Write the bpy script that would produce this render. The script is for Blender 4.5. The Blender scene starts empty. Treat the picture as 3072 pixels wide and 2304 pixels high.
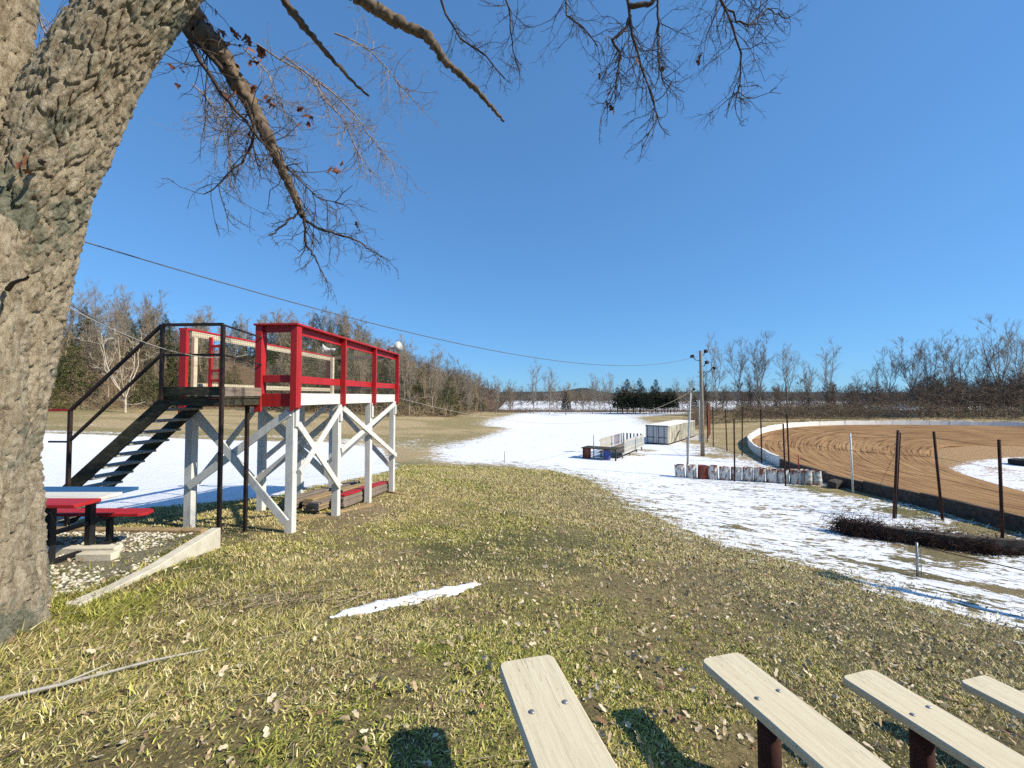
import bpy, bmesh, math, random
import numpy as np
from mathutils import Vector, Matrix

# ------------------------------------------------------------------ camera, sky, sun, exposure
scene = bpy.context.scene
COL = scene.collection
CZ = 1.65                                   # eye height above the ground at the camera's feet
cam_data = bpy.data.cameras.new('camera')
cam_data.sensor_fit = 'HORIZONTAL'; cam_data.sensor_width = 36.0
cam_data.lens = 36.0 * 410.0 / 1024.0
cam_data.clip_start = 0.05; cam_data.clip_end = 4000.0
cam = bpy.data.objects.new('camera', cam_data); COL.objects.link(cam)
cam.location = (0, 0, CZ)
cam.rotation_euler = (math.radians(90 + 1.72), 0, 0)
scene.camera = cam

SUN_EL = math.radians(38.0)
SUN_AZ = math.radians(107.0)                # clockwise from +Y
sun_dir = Vector((math.sin(SUN_AZ) * math.cos(SUN_EL), math.cos(SUN_AZ) * math.cos(SUN_EL), math.sin(SUN_EL)))
world = bpy.data.worlds.new('World'); scene.world = world; world.use_nodes = True
wn = world.node_tree.nodes; wl = world.node_tree.links
sky = wn.new('ShaderNodeTexSky'); sky.sky_type = 'NISHITA'; sky.sun_disc = False
sky.sun_elevation = SUN_EL; sky.sun_rotation = SUN_AZ
sky.altitude = 300; sky.air_density = 1.0; sky.dust_density = 0.0; sky.ozone_density = 6.0
gam = wn.new('ShaderNodeGamma'); gam.inputs['Gamma'].default_value = 0.53      # the phone's flattened, saturated sky, all round
sat = wn.new('ShaderNodeVectorMath'); sat.operation = 'MULTIPLY'; sat.inputs[1].default_value = (0.60, 1.12, 1.68)
bg = wn['Background']; bg.inputs['Strength'].default_value = 0.15
wl.new(sky.outputs['Color'], gam.inputs['Color']); wl.new(gam.outputs['Color'], sat.inputs[0]); wl.new(sat.outputs['Vector'], bg.inputs['Color'])
sun_data = bpy.data.lights.new('sun', 'SUN'); sun_data.energy = 4.6; sun_data.angle = math.radians(0.5)
sun_data.color = (1.0, 0.91, 0.76)
sun = bpy.data.objects.new('sun', sun_data); COL.objects.link(sun)
sun.rotation_euler = sun_dir.to_track_quat('Z', 'Y').to_euler(); sun.location = (30, -20, 40)
scene.view_settings.view_transform = 'Standard'; scene.view_settings.look = 'None'
scene.view_settings.exposure = 0.45; scene.view_settings.gamma = 1.0
scene.view_settings.use_curve_mapping = False
scene.render.engine = 'CYCLES'
scene.cycles.max_bounces = 5; scene.cycles.diffuse_bounces = 2; scene.cycles.transparent_max_bounces = 4
scene.cycles.caustics_reflective = False; scene.cycles.caustics_refractive = False
scene.cycles.use_adaptive_sampling = True; scene.cycles.adaptive_threshold = 0.01
scene.cycles.use_denoising = False

# ------------------------------------------------------------------ materials
def new_mat(name):
    m = bpy.data.materials.new(name); m.use_nodes = True
    n = m.node_tree.nodes; l = m.node_tree.links
    return m, n, l, n['Principled BSDF']
def nd(n, t, **kw):
    x = n.new(t)
    for k, v in kw.items():
        if k in ('operation', 'blend_type', 'data_type', 'attribute_name', 'feature', 'noise_dimensions', 'distance', 'wave_type', 'bands_direction', 'clamp', 'use_clamp', 'attribute_type'):
            setattr(x, k, v)
    return x
def ramp(n, stops):
    r = n.new('ShaderNodeValToRGB'); e = r.color_ramp.elements
    e[0].position, e[1].position = stops[0][0], stops[-1][0]
    e[0].color = (*stops[0][1], 1); e[1].color = (*stops[-1][1], 1)
    for p, c in stops[1:-1]:
        k = e.new(p); k.color = (*c, 1)
    return r
def noise(n, l, vec, scale, detail=4, rough=0.6):
    t = n.new('ShaderNodeTexNoise'); t.inputs['Scale'].default_value = scale
    t.inputs['Detail'].default_value = detail; t.inputs['Roughness'].default_value = rough
    l.new(vec, t.inputs['Vector']); return t
def mapping(n, l, scale=(1, 1, 1), rot=(0, 0, 0), coord='Object'):
    tc = n.new('ShaderNodeTexCoord'); mp = n.new('ShaderNodeMapping')
    mp.inputs['Scale'].default_value = scale; mp.inputs['Rotation'].default_value = rot
    l.new(tc.outputs[coord], mp.inputs['Vector']); return mp.outputs['Vector']
def add_bump(n, l, p, height, strength, dist):
    b = n.new('ShaderNodeBump'); b.inputs['Strength'].default_value = strength
    b.inputs['Distance'].default_value = dist
    l.new(height, b.inputs['Height']); l.new(b.outputs['Normal'], p.inputs['Normal'])
MATS = {}
def nmat(name, stops, scale=4.0, stretch=(1, 1, 1), rough=0.85, bump=0.3, bdist=0.01, detail=6, metal=0.0, spec=0.3, nrough=0.65):
    """noise-driven colour and relief"""
    m, n, l, p = new_mat(name)
    v = mapping(n, l, stretch)
    t = noise(n, l, v, scale, detail, nrough)
    r = ramp(n, stops); l.new(t.outputs['Fac'], r.inputs['Fac'])
    l.new(r.outputs['Color'], p.inputs['Base Color'])
    p.inputs['Roughness'].default_value = rough; p.inputs['Metallic'].default_value = metal
    p.inputs['Specular IOR Level'].default_value = spec
    if bump:
        t2 = noise(n, l, v, scale * 3.1, 5, 0.7)
        add_bump(n, l, p, t2.outputs['Fac'], bump, bdist)
    MATS[name] = m; return m
def vcmat(name, rough=0.9, spec=0.2, var=0.25, scale=30.0, bump=0.0, bdist=0.01, trans=0.0):
    """colour from the mesh's own tint attribute, with fine noise"""
    m, n, l, p = new_mat(name)
    a = n.new('ShaderNodeAttribute'); a.attribute_name = 'tint'
    v = mapping(n, l); t = noise(n, l, v, scale, 3, 0.6)
    mr = n.new('ShaderNodeMapRange'); mr.inputs['To Min'].default_value = 1 - var * 1.6; mr.inputs['To Max'].default_value = 1 + var * 1.6
    l.new(t.outputs['Fac'], mr.inputs['Value'])
    mx = n.new('ShaderNodeVectorMath'); mx.operation = 'SCALE'
    l.new(a.outputs['Color'], mx.inputs[0]); l.new(mr.outputs['Result'], mx.inputs['Scale'])
    l.new(mx.outputs['Vector'], p.inputs['Base Color'])
    p.inputs['Roughness'].default_value = rough; p.inputs['Specular IOR Level'].default_value = spec
    if bump: add_bump(n, l, p, t.outputs['Fac'], bump, bdist)
    MATS[name] = m; return m
def painted(name, paint, under, wear=0.34, scale=6, stretch=(1, 1, 1), rough=0.6, var=0.12, soft=0.06):
    """worn paint over bare timber or metal: noise threshold shows the under colour"""
    m, n, l, p = new_mat(name)
    v = mapping(n, l, stretch)
    t = noise(n, l, v, scale, 8, 0.72)
    r = ramp(n, [(wear, (1, 1, 1)), (wear + soft, (0, 0, 0))]); l.new(t.outputs['Fac'], r.inputs['Fac'])
    t2 = noise(n, l, v, scale * 0.5, 5, 0.6)
    c = ramp(n, [(0.3, tuple(x * (1 - var * 1.5) for x in paint)), (0.7, tuple(min(1, x * (1 + var)) for x in paint))])
    l.new(t2.outputs['Fac'], c.inputs['Fac'])
    mx = nd(n, 'ShaderNodeMix', data_type='RGBA')
    l.new(r.outputs['Color'], mx.inputs['Factor']); l.new(c.outputs['Color'], mx.inputs['A']); mx.inputs['B'].default_value = (*under, 1)
    l.new(mx.outputs['Result'], p.inputs['Base Color'])
    p.inputs['Roughness'].default_value = rough; p.inputs['Specular IOR Level'].default_value = 0.35
    t3 = noise(n, l, v, scale * 4, 5, 0.7); add_bump(n, l, p, t3.outputs['Fac'], 0.35, 0.006)
    MATS[name] = m; return m

painted('white_paint', (0.64, 0.64, 0.60), (0.30, 0.31, 0.25), wear=0.30, scale=3, stretch=(6, 6, 1))
painted('white_paint_long', (0.66, 0.66, 0.62), (0.32, 0.33, 0.27), wear=0.28, scale=3, stretch=(6, 1, 6))
painted('red_paint', (0.42, 0.018, 0.020), (0.16, 0.03, 0.03), wear=0.30, scale=3, stretch=(6, 4, 2), rough=0.5)
painted('cream_board', (0.60, 0.53, 0.38), (0.30, 0.24, 0.15), wear=0.33, scale=3, stretch=(6, 1, 6))
painted('blue_paint', (0.025, 0.105, 0.24), (0.10, 0.14, 0.2), wear=0.31, scale=3, stretch=(1, 6, 6), rough=0.5)
painted('white_board', (0.66, 0.64, 0.56), (0.35, 0.31, 0.24), wear=0.34, scale=3, stretch=(1, 6, 6))
nmat('dark_timber', [(0.3, (0.018, 0.016, 0.012)), (0.55, (0.05, 0.048, 0.03)), (0.75, (0.10, 0.11, 0.05))], 3, (2, 6, 6), 0.9, 0.5)
nmat('weathered_timber', [(0.25, (0.10, 0.075, 0.055)), (0.5, (0.22, 0.175, 0.135)), (0.75, (0.33, 0.28, 0.22))], 3, (6, 1, 8), 0.9, 0.5)
nmat('tan_timber', [(0.25, (0.20, 0.13, 0.06)), (0.5, (0.34, 0.24, 0.12)), (0.75, (0.45, 0.34, 0.19))], 3, (6, 1, 8), 0.9, 0.4)
nmat('grey_plank', [(0.25, (0.16, 0.15, 0.13)), (0.5, (0.33, 0.32, 0.29)), (0.75, (0.46, 0.45, 0.41))], 3, (8, 1, 8), 0.9, 0.4)
nmat('dark_steel', [(0.3, (0.012, 0.009, 0.008)), (0.7, (0.05, 0.03, 0.022))], 8, rough=0.65, bump=0.2)
nmat('rusty_steel', [(0.3, (0.018, 0.008, 0.007)), (0.55, (0.05, 0.018, 0.013)), (0.8, (0.11, 0.045, 0.03))], 9, rough=0.85, bump=0.3)
nmat('black_metal', [(0.3, (0.008, 0.008, 0.009)), (0.7, (0.02, 0.02, 0.022))], 8, rough=0.5, bump=0.1)
nmat('galvanised', [(0.3, (0.25, 0.25, 0.24)), (0.7, (0.42, 0.42, 0.40))], 14, rough=0.5, metal=0.6, bump=0.1)
nmat('horn_grey', [(0.3, (0.42, 0.43, 0.42)), (0.7, (0.58, 0.58, 0.56))], 10, rough=0.45, bump=0.05)
nmat('concrete', [(0.25, (0.42, 0.38, 0.28)), (0.5, (0.60, 0.55, 0.43)), (0.75, (0.70, 0.66, 0.54))], 5, rough=0.95, bump=0.4)
nmat('old_shaded_concrete', [(0.3, (0.035, 0.028, 0.022)), (0.7, (0.11, 0.09, 0.07))], 5, rough=0.95, bump=0.5, bdist=0.02)  # old concrete, its dark tone also painting shade on the near track wall
nmat('wall_white', [(0.25, (0.55, 0.53, 0.48)), (0.4, (0.76, 0.74, 0.68)), (0.7, (0.84, 0.82, 0.77))], 2.5, rough=0.9, bump=0.3)
nmat('rubber', [(0.3, (0.012, 0.012, 0.013)), (0.7, (0.03, 0.03, 0.03))], 6, rough=0.85, bump=0.3)
nmat('pole_wood', [(0.3, (0.16, 0.13, 0.10)), (0.7, (0.34, 0.29, 0.22))], 4, (6, 6, 0.6), 0.9, 0.5)
nmat('grey_pole', [(0.3, (0.34, 0.33, 0.30)), (0.7, (0.55, 0.53, 0.48))], 5, (4, 4, 0.6), 0.8, 0.3)
nmat('wire', [(0.3, (0.07, 0.075, 0.085)), (0.7, (0.14, 0.15, 0.16))], 20, rough=0.6, bump=0)
nmat('pale_wire', [(0.3, (0.30, 0.28, 0.24)), (0.7, (0.5, 0.47, 0.4))], 20, rough=0.6, bump=0)
nmat('wire_mesh', [(0.3, (0.08, 0.075, 0.06)), (0.7, (0.18, 0.165, 0.13))], 20, rough=0.6, bump=0)
nmat('stone', [(0.3, (0.45, 0.41, 0.31)), (0.7, (0.74, 0.70, 0.58))], 9, rough=0.95, bump=0.2)
nmat('snow_mat', [(0.3, (0.80, 0.82, 0.85)), (0.7, (0.88, 0.89, 0.90))], 6, rough=0.7, bump=0.5, bdist=0.02, spec=0.2)
vcmat('foliage', var=0.3, scale=8)
vcmat('bark', var=0.3, scale=5)
vcmat('blade', rough=0.75, spec=0.25, var=0.1, scale=40)
vcmat('leaf', rough=0.8, spec=0.2, var=0.25, scale=60)
vcmat('barrel', rough=0.7, spec=0.3, var=0.2, scale=9, bump=0.3)

def oak_bark():
    m, n, l, p = new_mat('oak_bark')
    v = mapping(n, l, (1, 1, 0.35))
    t = noise(n, l, v, 16, 7, 0.75)
    r = ramp(n, [(0.30, (0.17, 0.125, 0.078)), (0.46, (0.42, 0.345, 0.235)), (0.66, (0.66, 0.575, 0.42))]); l.new(t.outputs['Fac'], r.inputs['Fac'])
    v2 = mapping(n, l); t2 = noise(n, l, v2, 1.7, 7, 0.7)
    r2 = ramp(n, [(0.54, (0, 0, 0)), (0.60, (1, 1, 1))]); l.new(t2.outputs['Fac'], r2.inputs['Fac'])
    t4 = noise(n, l, v2, 24, 5, 0.7)
    lich = ramp(n, [(0.3, (0.14, 0.14, 0.095)), (0.7, (0.33, 0.33, 0.24))]); l.new(t4.outputs['Fac'], lich.inputs['Fac'])
    mx = nd(n, 'ShaderNodeMix', data_type='RGBA')
    l.new(r2.outputs['Color'], mx.inputs['Factor']); l.new(r.outputs['Color'], mx.inputs['A']); l.new(lich.outputs['Color'], mx.inputs['B'])
    l.new(mx.outputs['Result'], p.inputs['Base Color'])
    p.inputs['Roughness'].default_value = 0.95; p.inputs['Specular IOR Level'].default_value = 0.15
    t3 = noise(n, l, v, 60, 7, 0.8); add_bump(n, l, p, t3.outputs['Fac'], 1.0, 0.035)
    MATS['oak_bark'] = m
oak_bark()

def bench_mat():
    m, n, l, p = new_mat('bench_board')
    v = mapping(n, l, (9, 0.9, 9)); t = noise(n, l, v, 3.2, 8, 0.7)
    r = ramp(n, [(0.3, (0.52, 0.44, 0.29)), (0.48, (0.63, 0.545, 0.375)), (0.7, (0.69, 0.61, 0.435))]); l.new(t.outputs['Fac'], r.inputs['Fac'])
    v2 = mapping(n, l); t2 = noise(n, l, v2, 70, 3, 0.5)
    r2 = ramp(n, [(0.26, (0.30, 0.27, 0.2)), (0.33, (1, 1, 1))]); l.new(t2.outputs['Fac'], r2.inputs['Fac'])
    mx = nd(n, 'ShaderNodeMix', data_type='RGBA', blend_type='MULTIPLY'); mx.inputs['Factor'].default_value = 0.8
    l.new(r.outputs['Color'], mx.inputs['A']); l.new(r2.outputs['Color'], mx.inputs['B'])
    # long drying cracks
    v3 = mapping(n, l, (14, 0.7, 14)); t3 = noise(n, l, v3, 1.6, 3, 0.55)
    cr = ramp(n, [(0.494, (1, 1, 1)), (0.4995, (0.5, 0.5, 0.5)), (0.505, (1, 1, 1))]); l.new(t3.outputs['Fac'], cr.inputs['Fac'])
    t5 = noise(n, l, v2, 3.5, 2, 0.5)
    cm = ramp(n, [(0.50, (1, 1, 1)), (0.58, (0, 0, 0))]); l.new(t5.outputs['Fac'], cm.inputs['Fac'])
    ck = nd(n, 'ShaderNodeMix', data_type='RGBA', blend_type='LIGHTEN'); ck.inputs['Factor'].default_value = 1
    l.new(cr.outputs['Color'], ck.inputs['A']); l.new(cm.outputs['Color'], ck.inputs['B'])
    mx2 = nd(n, 'ShaderNodeMix', data_type='RGBA', blend_type='MULTIPLY'); mx2.inputs['Factor'].default_value = 0.7
    l.new(mx.outputs['Result'], mx2.inputs['A']); l.new(ck.outputs['Result'], mx2.inputs['B'])
    l.new(mx2.outputs['Result'], p.inputs['Base Color'])
    p.inputs['Roughness'].default_value = 0.8; p.inputs['Specular IOR Level'].default_value = 0.25
    mm = nd(n, 'ShaderNodeMath', operation='MULTIPLY'); l.new(ck.outputs['Result'], mm.inputs[0]); mm.inputs[1].default_value = 2.0
    ad = nd(n, 'ShaderNodeMath', operation='ADD'); l.new(mm.outputs[0], ad.inputs[0]); l.new(t.outputs['Fac'], ad.inputs[1])
    add_bump(n, l, p, ad.outputs[0], 0.5, 0.006)
    MATS['bench_board'] = m
bench_mat()

def ground_mat():
    m, n, l, p = new_mat('ground_cover')
    at = n.new('ShaderNodeAttribute'); at.attribute_name = 'tint'
    sn = n.new('ShaderNodeAttribute'); sn.attribute_name = 'snow'
    v = mapping(n, l); 
    t1 = noise(n, l, v, 0.9, 5, 0.65); t2 = noise(n, l, v, 11, 7, 0.8); t3 = noise(n, l, v, 36, 6, 0.85)
    # soil, straw and moss speckle
    mr = n.new('ShaderNodeMapRange'); mr.inputs['From Min'].default_value = 0.3; mr.inputs['From Max'].default_value = 0.7
    mr.inputs['To Min'].default_value = 0.20; mr.inputs['To Max'].default_value = 1.85; l.new(t3.outputs['Fac'], mr.inputs['Value'])
    mr2 = n.new('ShaderNodeMapRange'); mr2.inputs['From Min'].default_value = 0.3; mr2.inputs['From Max'].default_value = 0.7
    mr2.inputs['To Min'].default_value = 0.45; mr2.inputs['To Max'].default_value = 1.5; l.new(t2.outputs['Fac'], mr2.inputs['Value'])
    pr = nd(n, 'ShaderNodeMath', operation='MULTIPLY'); l.new(mr.outputs['Result'], pr.inputs[0]); l.new(mr2.outputs['Result'], pr.inputs[1])
    sc = n.new('ShaderNodeVectorMath'); sc.operation = 'SCALE'; l.new(at.outputs['Color'], sc.inputs[0]); l.new(pr.outputs[0], sc.inputs['Scale'])
    # snow cover: field attribute broken up by streaky noise
    vs = mapping(n, l, (0.75, 1.6, 1.0), (0, 0, math.radians(28)))
    s1 = noise(n, l, vs, 1.05, 7, 0.68); s2 = noise(n, l, vs, 4.2, 5, 0.65)
    c1 = nd(n, 'ShaderNodeMath', operation='MULTIPLY_ADD'); l.new(s1.outputs['Fac'], c1.inputs[0]); c1.inputs[1].default_value = 3.6; c1.inputs[2].default_value = -1.8 
    c2 = nd(n, 'ShaderNodeMath', operation='MULTIPLY_ADD'); l.new(s2.outputs['Fac'], c2.inputs[0]); c2.inputs[1].default_value = 3.6; c2.inputs[2].default_value = -1.8
    a1 = nd(n, 'ShaderNodeMath', operation='ADD'); l.new(c1.outputs[0], a1.inputs[0]); l.new(c2.outputs[0], a1.inputs[1])
    a2 = nd(n, 'ShaderNodeMath', operation='ADD'); l.new(a1.outputs[0], a2.inputs[0]); l.new(sn.outputs['Fac'], a2.inputs[1])
    mk = n.new('ShaderNodeMapRange'); mk.interpolation_type = 'SMOOTHSTEP'
    mk.inputs['From Min'].default_value = -0.05; mk.inputs['From Max'].default_value = 0.06; l.new(a2.outputs[0], mk.inputs['Value'])
    sc2 = ramp(n, [(0.35, (0.69, 0.71, 0.74)), (0.65, (0.81, 0.82, 0.83))]); l.new(s2.outputs['Fac'], sc2.inputs['Fac'])
    mx = nd(n, 'ShaderNodeMix', data_type='RGBA')
    l.new(mk.outputs['Result'], mx.inputs['Factor']); l.new(sc.outputs['Vector'], mx.inputs['A']); l.new(sc2.outputs['Color'], mx.inputs['B'])
    l.new(mx.outputs['Result'], p.inputs['Base Color'])
    p.inputs['Roughness'].default_value = 0.9; p.inputs['Specular IOR Level'].default_value = 0.15
    h0 = nd(n, 'ShaderNodeMath', operation='MULTIPLY'); l.new(mk.outputs['Result'], h0.inputs[0]); h0.inputs[1].default_value = 0.7
    inv = nd(n, 'ShaderNodeMath', operation='MULTIPLY_ADD'); l.new(mk.outputs['Result'], inv.inputs[0]); inv.inputs[1].default_value = -0.72; inv.inputs[2].default_value = 1.0
    r0 = nd(n, 'ShaderNodeMath', operation='MULTIPLY_ADD'); l.new(t2.outputs['Fac'], r0.inputs[0]); r0.inputs[1].default_value = 2.0; l.new(t3.outputs['Fac'], r0.inputs[2])
    r1 = nd(n, 'ShaderNodeMath', operation='MULTIPLY'); l.new(r0.outputs[0], r1.inputs[0]); l.new(inv.outputs[0], r1.inputs[1])
    h2 = nd(n, 'ShaderNodeMath', operation='MULTIPLY_ADD'); l.new(r1.outputs[0], h2.inputs[0]); h2.inputs[1].default_value = 0.7; l.new(h0.outputs[0], h2.inputs[2])
    add_bump(n, l, p, h2.outputs[0], 1.0, 0.06)
    MATS['ground_cover'] = m
ground_mat()

def track_mat():
    m, n, l, p = new_mat('track_dirt')
    uv = n.new('ShaderNodeUVMap'); uv.uv_map = 'arc'
    def mp(s):
        q = n.new('ShaderNodeMapping'); q.inputs['Scale'].default_value = s; l.new(uv.outputs['UV'], q.inputs['Vector']); return q.outputs['Vector']
    t1 = noise(n, l, mp((0.11, 4.2, 1)), 1.0, 5, 0.66)      # harrow lines that follow the turn
    t2 = noise(n, l, mp((0.5, 0.5, 1)), 0.35, 5, 0.6)
    t3 = noise(n, l, mp((1, 2.5, 1)), 5.0, 5, 0.7)
    r = ramp(n, [(0.37, (0.085, 0.04, 0.018)), (0.48, (0.30, 0.18, 0.084)), (0.68, (0.41, 0.262, 0.128))]); l.new(t1.outputs['Fac'], r.inputs['Fac'])
    r2 = ramp(n, [(0.35, (0.78, 0.72, 0.68)), (0.65, (1.08, 1.07, 1.05))]); l.new(t2.outputs['Fac'], r2.inputs['Fac'])
    mx = nd(n, 'ShaderNodeMix', data_type='RGBA', blend_type='MULTIPLY'); mx.inputs['Factor'].default_value = 1
    l.new(r.outputs['Color'], mx.inputs['A']); l.new(r2.outputs['Color'], mx.inputs['B'])
    r3 = ramp(n, [(0.3, (0.75, 0.75, 0.75)), (0.7, (1.2, 1.2, 1.2))]); l.new(t3.outputs['Fac'], r3.inputs['Fac'])
    mx2 = nd(n, 'ShaderNodeMix', data_type='RGBA', blend_type='MULTIPLY'); mx2.inputs['Factor'].default_value = 1
    l.new(mx.outputs['Result'], mx2.inputs['A']); l.new(r3.outputs['Color'], mx2.inputs['B'])
    l.new(mx2.outputs['Result'], p.inputs['Base Color'])
    p.inputs['Roughness'].default_value = 0.95; p.inputs['Specular IOR Level'].default_value = 0.1
    add_bump(n, l, p, t1.outputs['Fac'], 0.6, 0.25)
    MATS['track_dirt'] = m
track_mat()

# ------------------------------------------------------------------ mesh and object helpers
def np_mesh(name, verts, faces, mat=None, tint=None, smooth=False, snow=None):
    """mesh from arrays; faces is one (n,k) int array or a list of such arrays"""
    if isinstance(faces, np.ndarray): faces = [faces]
    faces = [f for f in faces if len(f)]
    me = bpy.data.meshes.new(name)
    verts = np.asarray(verts, np.float32)
    me.vertices.add(len(verts)); me.vertices.foreach_set('co', verts.ravel())
    idx = np.concatenate([f.ravel() for f in faces]).astype(np.int32)
    tot = np.concatenate([np.full(len(f), f.shape[1], np.int32) for f in faces])
    me.loops.add(len(idx)); me.loops.foreach_set('vertex_index', idx)
    me.polygons.add(len(tot))
    me.polygons.foreach_set('loop_start', np.concatenate([[0], np.cumsum(tot)[:-1]]).astype(np.int32))
    me.polygons.foreach_set('loop_total', tot)
    if smooth: me.polygons.foreach_set('use_smooth', np.ones(len(tot), bool))
    if tint is not None:
        a = me.attributes.new('tint', 'FLOAT_COLOR', 'POINT')
        c = np.ones((len(verts), 4), np.float32); c[:, :3] = tint; a.data.foreach_set('color', c.ravel())
    if snow is not None:
        a = me.attributes.new('snow', 'FLOAT', 'POINT'); a.data.foreach_set('value', np.asarray(snow, np.float32))
    me.update(calc_edges=True)
    if mat: me.materials.append(MATS[mat])
    return me
def link(name, me, parent=None, loc=None, rz=None):
    o = bpy.data.objects.new(name, me); COL.objects.link(o)
    if parent is not None: o.parent = parent
    if loc is not None: o.location = loc
    if rz is not None: o.rotation_euler = (0, 0, rz)
    return o
def tag(o, label=None, cat=None, group=None, kind=None):
    if label: o['label'] = label
    if cat: o['category'] = cat
    if group: o['group'] = group
    if kind: o['kind'] = kind
    return o
def thing(name, loc, label, cat, group=None, rz=0.0):
    return tag(link(name, None, None, loc, rz), label, cat, group)
def copy_tree(o, parent=None):
    c = o.copy(); COL.objects.link(c); c.parent = parent
    for ch in list(o.children): copy_tree(ch, c)
    return c

class MB:
    """collects boxes, bars and tubes for one mesh"""
    def __init__(s): s.v = []; s.f = []
    def add(s, vs, fs):
        k = len(s.v); s.v += [tuple(v) for v in vs]; s.f += [tuple(i + k for i in f) for f in fs]; return s
    def box(s, x0, x1, y0, y1, z0, z1):
        return s.add([(x0, y0, z0), (x1, y0, z0), (x1, y1, z0), (x0, y1, z0), (x0, y0, z1), (x1, y0, z1), (x1, y1, z1), (x0, y1, z1)],
                     [(0, 3, 2, 1), (4, 5, 6, 7), (0, 1, 5, 4), (1, 2, 6, 5), (2, 3, 7, 6), (3, 0, 4, 7)])
    def bar(s, p, q, w, h, up=(0, 0, 1)):
        p, q = Vector(p), Vector(q); t = (q - p).normalized(); a = t.cross(Vector(up))
        if a.length < 1e-4: a = t.cross(Vector((0, 1, 0)))
        a.normalize(); b = a.cross(t).normalized(); a *= w / 2; b *= h / 2
        return s.add([p - a - b, p + a - b, p + a + b, p - a + b, q - a - b, q + a - b, q + a + b, q - a + b],
                     [(0, 3, 2, 1), (4, 5, 6, 7), (0, 1, 5, 4), (1, 2, 6, 5), (2, 3, 7, 6), (3, 0, 4, 7)])
    def tube(s, pts, rad, n=8, cap=True):
        pts = [Vector(p) for p in pts]
        if not hasattr(rad, '__len__'): rad = [rad] * len(pts)
        k = len(s.v); m = len(pts); ref = None
        for i, p in enumerate(pts):
            t = (pts[min(i + 1, m - 1)] - pts[max(i - 1, 0)]).normalized()
            if ref is None: ref = Vector((1, 0, 0)) if abs(t.x) < 0.8 else Vector((0, 1, 0))
            a = (ref - t * ref.dot(t)).normalized(); ref = a; b = t.cross(a)
            for j in range(n):
                g = 2 * math.pi * j / n
                s.v.append(tuple(p + (a * math.cos(g) + b * math.sin(g)) * rad[i]))
        for i in range(m - 1):
            for j in range(n):
                j2 = (j + 1) % n
                s.f.append((k + i * n + j, k + i * n + j2, k + (i + 1) * n + j2, k + (i + 1) * n + j))
        if cap:
            s.f.append(tuple(k + j for j in reversed(range(n)))); s.f.append(tuple(k + (m - 1) * n + j for j in range(n)))
        return s
    def prism(s, poly, z0, z1):
        n = len(poly); k = len(s.v)
        s.v += [(x, y, z0) for x, y in poly] + [(x, y, z1) for x, y in poly]
        s.f.append(tuple(k + i for i in reversed(range(n)))); s.f.append(tuple(k + n + i for i in range(n)))
        for i in range(n):
            j = (i + 1) % n; s.f.append((k + i, k + j, k + n + j, k + n + i))
        return s
    def build(s, name, mat, parent=None, org=(0, 0, 0), smooth=False, bevel=0.0, tint=None):
        me = bpy.data.meshes.new(name)
        me.from_pydata([(x - org[0], y - org[1], z - org[2]) for x, y, z in s.v], [], s.f)
        if smooth: me.polygons.foreach_set('use_smooth', np.ones(len(me.polygons), bool))
        me.materials.append(MATS[mat])
        if tint is not None:
            a = me.attributes.new('tint', 'FLOAT_COLOR', 'POINT')
            c = np.ones((len(s.v), 4), np.float32); c[:, :3] = tint; a.data.foreach_set('color', c.ravel())
        me.update()
        o = link(name, me, parent)
        if bevel:
            b = o.modifiers.new('bevel', 'BEVEL'); b.width = bevel; b.segments = 1; b.limit_method = 'ANGLE'
        return o

def tubes_np(polys, sides):
    """many polylines [(pts (k,3), radii (k,))] -> one vertex and quad array; batched by point count"""
    by = {}
    for p, r in polys: by.setdefault(len(p), []).append((p, r))
    V, Fq, off = [], [], 0
    ang = np.arange(sides) * 2 * math.pi / sides
    for k, lst in by.items():
        P = np.array([p for p, _ in lst], float); R = np.array([r for _, r in lst], float)
        T = np.empty_like(P); T[:, 1:-1] = P[:, 2:] - P[:, :-2]; T[:, 0] = P[:, 1] - P[:, 0]; T[:, -1] = P[:, -1] - P[:, -2]
        T /= np.maximum(np.linalg.norm(T, axis=2, keepdims=True), 1e-9)
        main = P[:, -1] - P[:, 0]
        ref = np.where((np.abs(main[:, 2:3]) > np.linalg.norm(main[:, :2], axis=1, keepdims=True)), np.array([[1.0, 0.13, 0]]), np.array([[0.05, 0.1, 1.0]]))[:, None, :]
        A = ref - T * (T * ref).sum(2, keepdims=True); A /= np.maximum(np.linalg.norm(A, axis=2, keepdims=True), 1e-9)
        B = np.cross(T, A)
        ring = P[:, :, None, :] + R[:, :, None, None] * (A[:, :, None, :] * np.cos(ang)[None, None, :, None] + B[:, :, None, :] * np.sin(ang)[None, None, :, None])
        m = len(lst); V.append(ring.reshape(-1, 3))
        base = off + (np.arange(m)[:, None, None] * k + np.arange(k - 1)[None, :, None]) * sides
        j = np.arange(sides)[None, None, :]; j2 = (j + 1) % sides
        Fq.append(np.stack(np.broadcast_arrays(base + j, base + j2, base + sides + j2, base + sides + j), -1).reshape(-1, 4))
        off += m * k * sides
    return np.concatenate(V), np.concatenate(Fq)

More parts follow.
